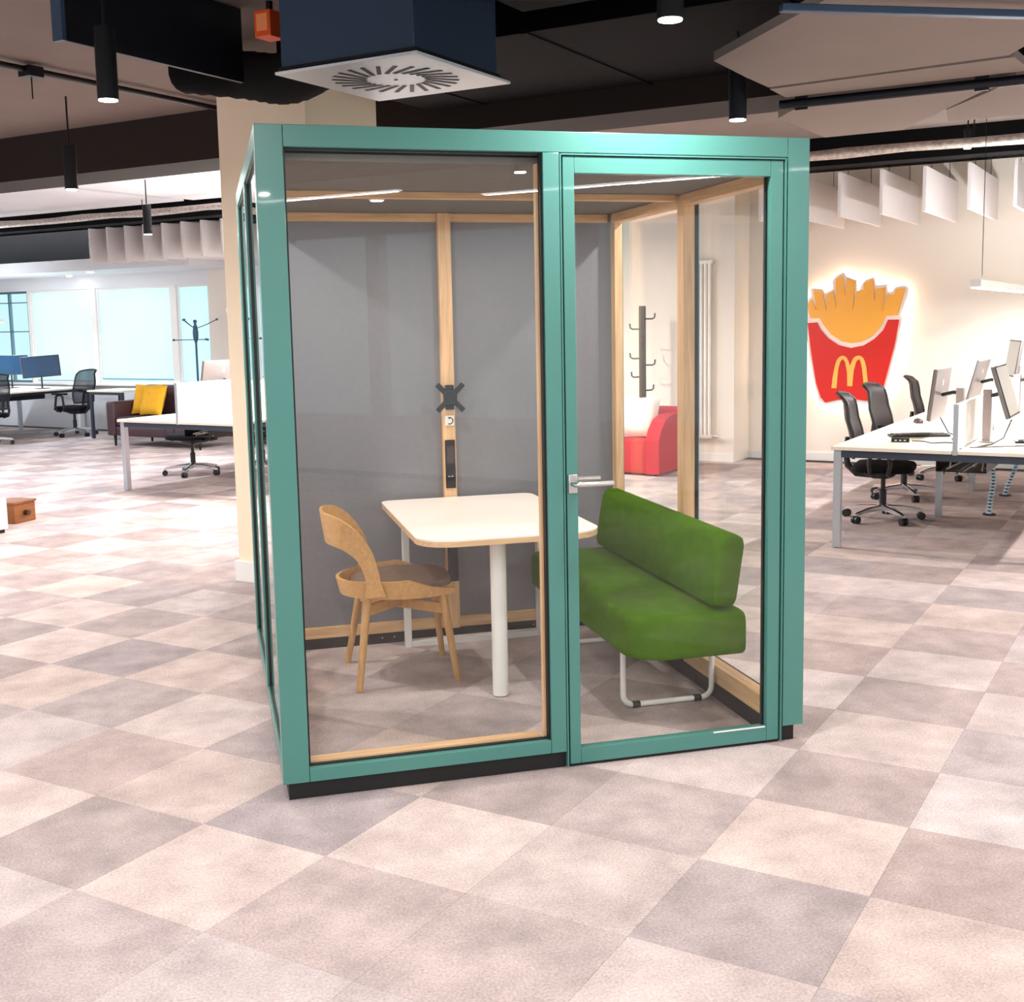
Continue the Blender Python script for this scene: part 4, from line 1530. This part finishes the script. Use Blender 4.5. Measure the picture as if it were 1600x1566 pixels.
keyboard('black keyboard lying askew near the front divider', 5.92, .84, .5)
keyboard('dark keyboard on the far side of the front divider', 5.75, 1.72, .2)
o = thing('usb_dock', 'small black dock on the front edge of the sign-side desk', 'dock', room(5.50, .80, DZ), R45 + .2)
MB().box(-.035, .035, -.06, .06, 0, .028, .004).ob('dock_body', BLKPL, o, 20)
for y in (-.03, 0, .03):
    MB().box(-.037, -.035, y - .008, y + .008, .009, .017).ob('port', STEEL, o, 0)
for n_, (lab, pts) in enumerate((
        ('grey cable trailing from the black dock across the desk', [(5.5, .88, .71), (5.55, .95, .704), (5.45, 1.02, .704), (5.52, 1.1, .704), (5.50, 1.18, .704)]),
        ('black cable dropping from the nearest monitor to the desk', [(5.95, .98, .84), (5.95, 1.04, .73), (5.97, 1.10, .706), (5.92, 1.20, .704)]),
        ('black cable arching beside the arm column behind the front divider', [(5.64, 1.50, .86), (5.58, 1.46, .74), (5.48, 1.40, .706), (5.30, 1.34, .704)]),
        ('grey cable lying along the far side of the front divider', [(5.25, 1.30, .704), (5.34, 1.42, .704), (5.45, 1.56, .704), (5.50, 1.68, .704)]))):
    o = MB().tube([room(*p) for p in pts], .005, 6).ob('desk_cable', CABLE if n_ in (0, 3) else CABLEB, None, 60)
    tag(o, lab, 'cable', 'desk cables')


# cable spines hanging under the sign-side desk
def spine(label, s, t, s2, t2):
    o = thing('cable_spine', label, 'cable spine', room(s2, t2), R45, 'cable spines')
    v = MB()
    n = 22
    for q in range(n):
        u = q / (n - 1)
        p = Vector((.03 * math.sin(u * 5) + (s - s2) * u, .02 * math.cos(u * 6) - (t - t2) * u, .02 + .58 * u))
        v.box(p.x - .028, p.x + .028, p.y - .02, p.y + .02, p.z - .008, p.z + .008, .004)
    vo = v.ob('vertebrae', mat('pale_blue_plastic', (196, 222, 236), 0.4), o, 20)
    vo['kind'] = 'stuff'
    MB().tube([(.03 * math.sin(u * .5) + (s - s2) * u / 10, .02 * math.cos(u * .6) - (t - t2) * u / 10, .62 * u / 10 + .004) for u in range(11)], .012, 8).ob('cable_core', CABLEB, o)
    MB().cyl((0, .02, 0), (0, .02, .012), .05, seg=16).ob('foot_disc', BLKPL, o)
    return o


spine('pale jointed cable spine hanging under the near part of the sign-side desk', 6.75, 1.20, 6.88, 1.22)
spine('pale jointed cable spine hanging under the far part of the sign-side desk', 7.9, 1.30, 7.97, 1.19)

# ------------------------------------------------------------------ sofa with two mustard cushions
sf = thing('sofa', 'dark brown leather sofa below the wide blind window', 'sofa', room(8.12, -9.35), R45)   # faces -s: local -x
MB().box(0, .72, -.72, .72, .14, .27, .02).ob('base', BROWNF, sf, 40)
for y in (-.36, .36):
    MB().box(-.01, .60, y - .345, y + .345, .272, .40, .035, 3).ob('seat_cushion', BROWNF, sf, 40)
    MB().box(.50, .66, y - .345, y + .345, .402, .80, .04, 3, Matrix.Translation((.0, 0, 0))).ob('back_cushion', BROWNF, sf, 40)
MB().box(.663, .76, -.72, .72, .272, .74, .03, 3).ob('back_frame', BROWNF, sf, 40)
for y in (-.80, .80):
    MB().box(-.02, .74, y - .075, y + .075, .14, .60, .03, 3).ob('armrest', BROWNF, sf, 40)
for x in (.04, .68):
    for y in (-.78, .78):
        MB().cyl((x, y, 0), (x, y, .14), .014, .022, 10).ob('leg', BLKMET, sf)
for n_, (y, rz, lab) in enumerate(((.50, .15, 'mustard yellow cushion against the sofa arm'), (.24, -.1, 'mustard yellow cushion overlapping its twin on the sofa'))):
    o = MB().cushion(.42, .46, .13).ob('throw_cushion', YELF, None, 60)
    o.matrix_world = Matrix.Translation(room(8.12 + .375 - .13 * n_, -9.35 - y, .615)) @ Matrix.Rotation(R45 + rz, 4, 'Z') @ Matrix.Rotation(math.radians(-72), 4, 'Y')
    tag(o, lab, 'cushion', 'mustard cushions')

# ------------------------------------------------------------------ coat stands
cs = thing('coat_stand', 'slim blue grey coat stand with curved hooks in front of the narrow window', 'coat stand', room(9.35, -9.75), R45)
CSM = mat('blue_grey_steel', (58, 92, 116), 0.4, 0.4)
MB().lathe([(.19, 0), (.19, .012), (.03, .022)], 24).ob('base', CSM, cs)
MB().cyl((0, 0, .02), (0, 0, 1.36), .016, seg=12).ob('pole', CSM, cs)
MB().lathe([(.018, 1.36), (.036, 1.42), (.04, 1.5), (.03, 1.58), (.016, 1.62), (.03, 1.66), (.012, 1.68)], 14).ob('collar', CSM, cs)
for q in range(6):
    a = q * PI / 3 + .3
    up_ = q % 2
    z0 = 1.56 if up_ else 1.40
    r_ = .30
    pts = [(math.cos(a) * .02, math.sin(a) * .02, z0)] + [(math.cos(a) * r_ * u / 5, math.sin(a) * r_ * u / 5, z0 + (.12 * (u / 5) ** 1.3 if up_ else 0)) for u in range(1, 6)]
    h = MB()
    h.tube(pts, .006, 8)
    e = Vector(pts[-1])
    h.cyl(e - Vector((0, 0, .015)), e + Vector((0, 0, .015)), .016, seg=10)
    h.ob('hook', CSM, cs)
c2_ = thing('coat_stand', 'black square coat stand with short pegs behind the red armchair', 'coat stand', room(9.0, -2.72), R45)
MB().box(-.03, .03, -.03, .03, 0, 1.72, .003).ob('pole', BLKMET, c2_, 20)
MB().box(-.2, .2, -.2, .2, 0, .015, .004).ob('base', BLKMET, c2_, 20)
for z, a in ((1.58, -90), (1.47, 90), (1.15, 90), (1.08, -90), (1.35, 200), (1.28, 20), (.95, 150), (.80, -30), (.35, 120)):
    ca, sa = math.cos(math.radians(a)), math.sin(math.radians(a))
    h = MB()
    h.tube([(ca * .02, sa * .02, z), (ca * .12, sa * .12, z), (ca * .145, sa * .145, z + .015), (ca * .15, sa * .15, z + .06)], .009, 8)
    h.ob('peg', BLKMET, c2_)

# ------------------------------------------------------------------ red armchair with cream cushion
ra = thing('armchair', 'red boxy armchair standing behind the booth', 'armchair', room(7.98, -2.09), R45)     # local x = s, y = -(t - t0)
MB().box(0.02, .60, .15, .62, .02, .36, .02, 3).ob('seat', RED, ra, 40)
for y in (0, .622):
    a_ = MB()
    pr = [(0.0, .02), (0.0, .36), (.06, .46), (.18, .56), (.34, .60), (.74, .62), (.74, .02)]
    a_.prism([(x, z) for x, z in pr], 0, .148, Matrix.Translation((0, y + .148, 0)) @ Matrix.Rotation(PI / 2, 4, 'X'))
    a_.ob('arm', RED, ra, 20)
MB().box(.60, .76, .0, .77, .02, .66, .03, 3).ob('backrest', RED, ra, 40)
for x in (.06, .70):
    for y in (.06, .71):
        MB().cyl((x, y, 0), (x, y, .02), .02, seg=10).ob('foot', BLKPL, ra)
o = MB().cushion(.46, .45, .14).ob('throw_cushion', CREAMF, None, 60)
o.matrix_world = Matrix.Translation(room(8.36, -2.475, .565)) @ Matrix.Rotation(R45, 4, 'Z') @ Matrix.Rotation(math.radians(-66), 4, 'Y') @ Matrix.Rotation(.06, 4, 'Z')
tag(o, 'cream square cushion leaning in the red armchair', 'cushion')

# ------------------------------------------------------------------ radiator
rd = thing('radiator', 'tall white column radiator on the projecting wall', 'radiator', room(9.36, -2.40, .25), R45)
for q in range(7):
    MB().cyl((0, -.03 - q * .048, .03), (0, -.03 - q * .048, 1.95), .018, seg=10).ob('column', WHITEM, rd)
for z in (.03, 1.93):
    MB().box(-.015, .015, -.35, .0, z - .02, z + .02, .004).ob('header', WHITEM, rd, 20)
MB().cyl((0, -.35, .03), (0, -.42, .03), .016, seg=10).ob('valve', STEEL, rd)
for z in (.4, 1.6):
    MB().box(.015, .059, -.2, -.14, z - .02, z + .02).ob('wall_bracket', WHITEM, rd, 0)

# ------------------------------------------------------------------ things at the left edge of the floor
cb = thing('white_cabinet', 'white cabinet side panel just inside the frame on the carpet', 'cabinet', room(2.60, -5.50), R45)
MB().box(0, .45, .0, .55, .03, .27, .004).ob('carcass', WHITEM, cb, 20)
MB().box(-.018, 0, .005, .545, .04, .26, .003).ob('door', WHITEL, cb, 20)
MB().box(.02, .43, .02, .53, 0, .03).ob('plinth', BLKPL, cb, 0)
bx = thing('wooden_crate', 'small brown wooden crate with a knob behind the white cabinet', 'crate', room(3.42, -5.93), R45 + .2)
MB().box(-.12, .12, -.12, .12, .0, .16, .004).ob('crate_body', BROWNB, bx, 20)
MB().box(-.13, .13, -.13, .13, .16, .18, .004).ob('lid', BROWNB, bx, 20)
MB().cyl((0, -.12, .08), (0, -.16, .08), .022, seg=12).ob('knob', mat('dark_knob', (60, 30, 16), 0.5), bx)
# return desk by the window
rt = thing('side_table', 'white table with dark frame between the window desk and the sofa', 'table', room(8.75, -11.35), R45)
MB().box(0, .6, -.72, 0, .676, .70, .003).ob('tabletop', DESKTOP, rt, 20)
for x, y in ((.02, -.02), (.54, -.02), (.02, -.70), (.54, -.70)):
    MB().box(x, x + .04, y - .0 if y < -.5 else y - .04, y + .04 if y < -.5 else y, 0, .676, .003).ob('leg', DARKBEAM, rt, 20)
MB().box(.02, .06, -.66, -.06, .636, .676).ob('apron', DARKBEAM, rt, 0)
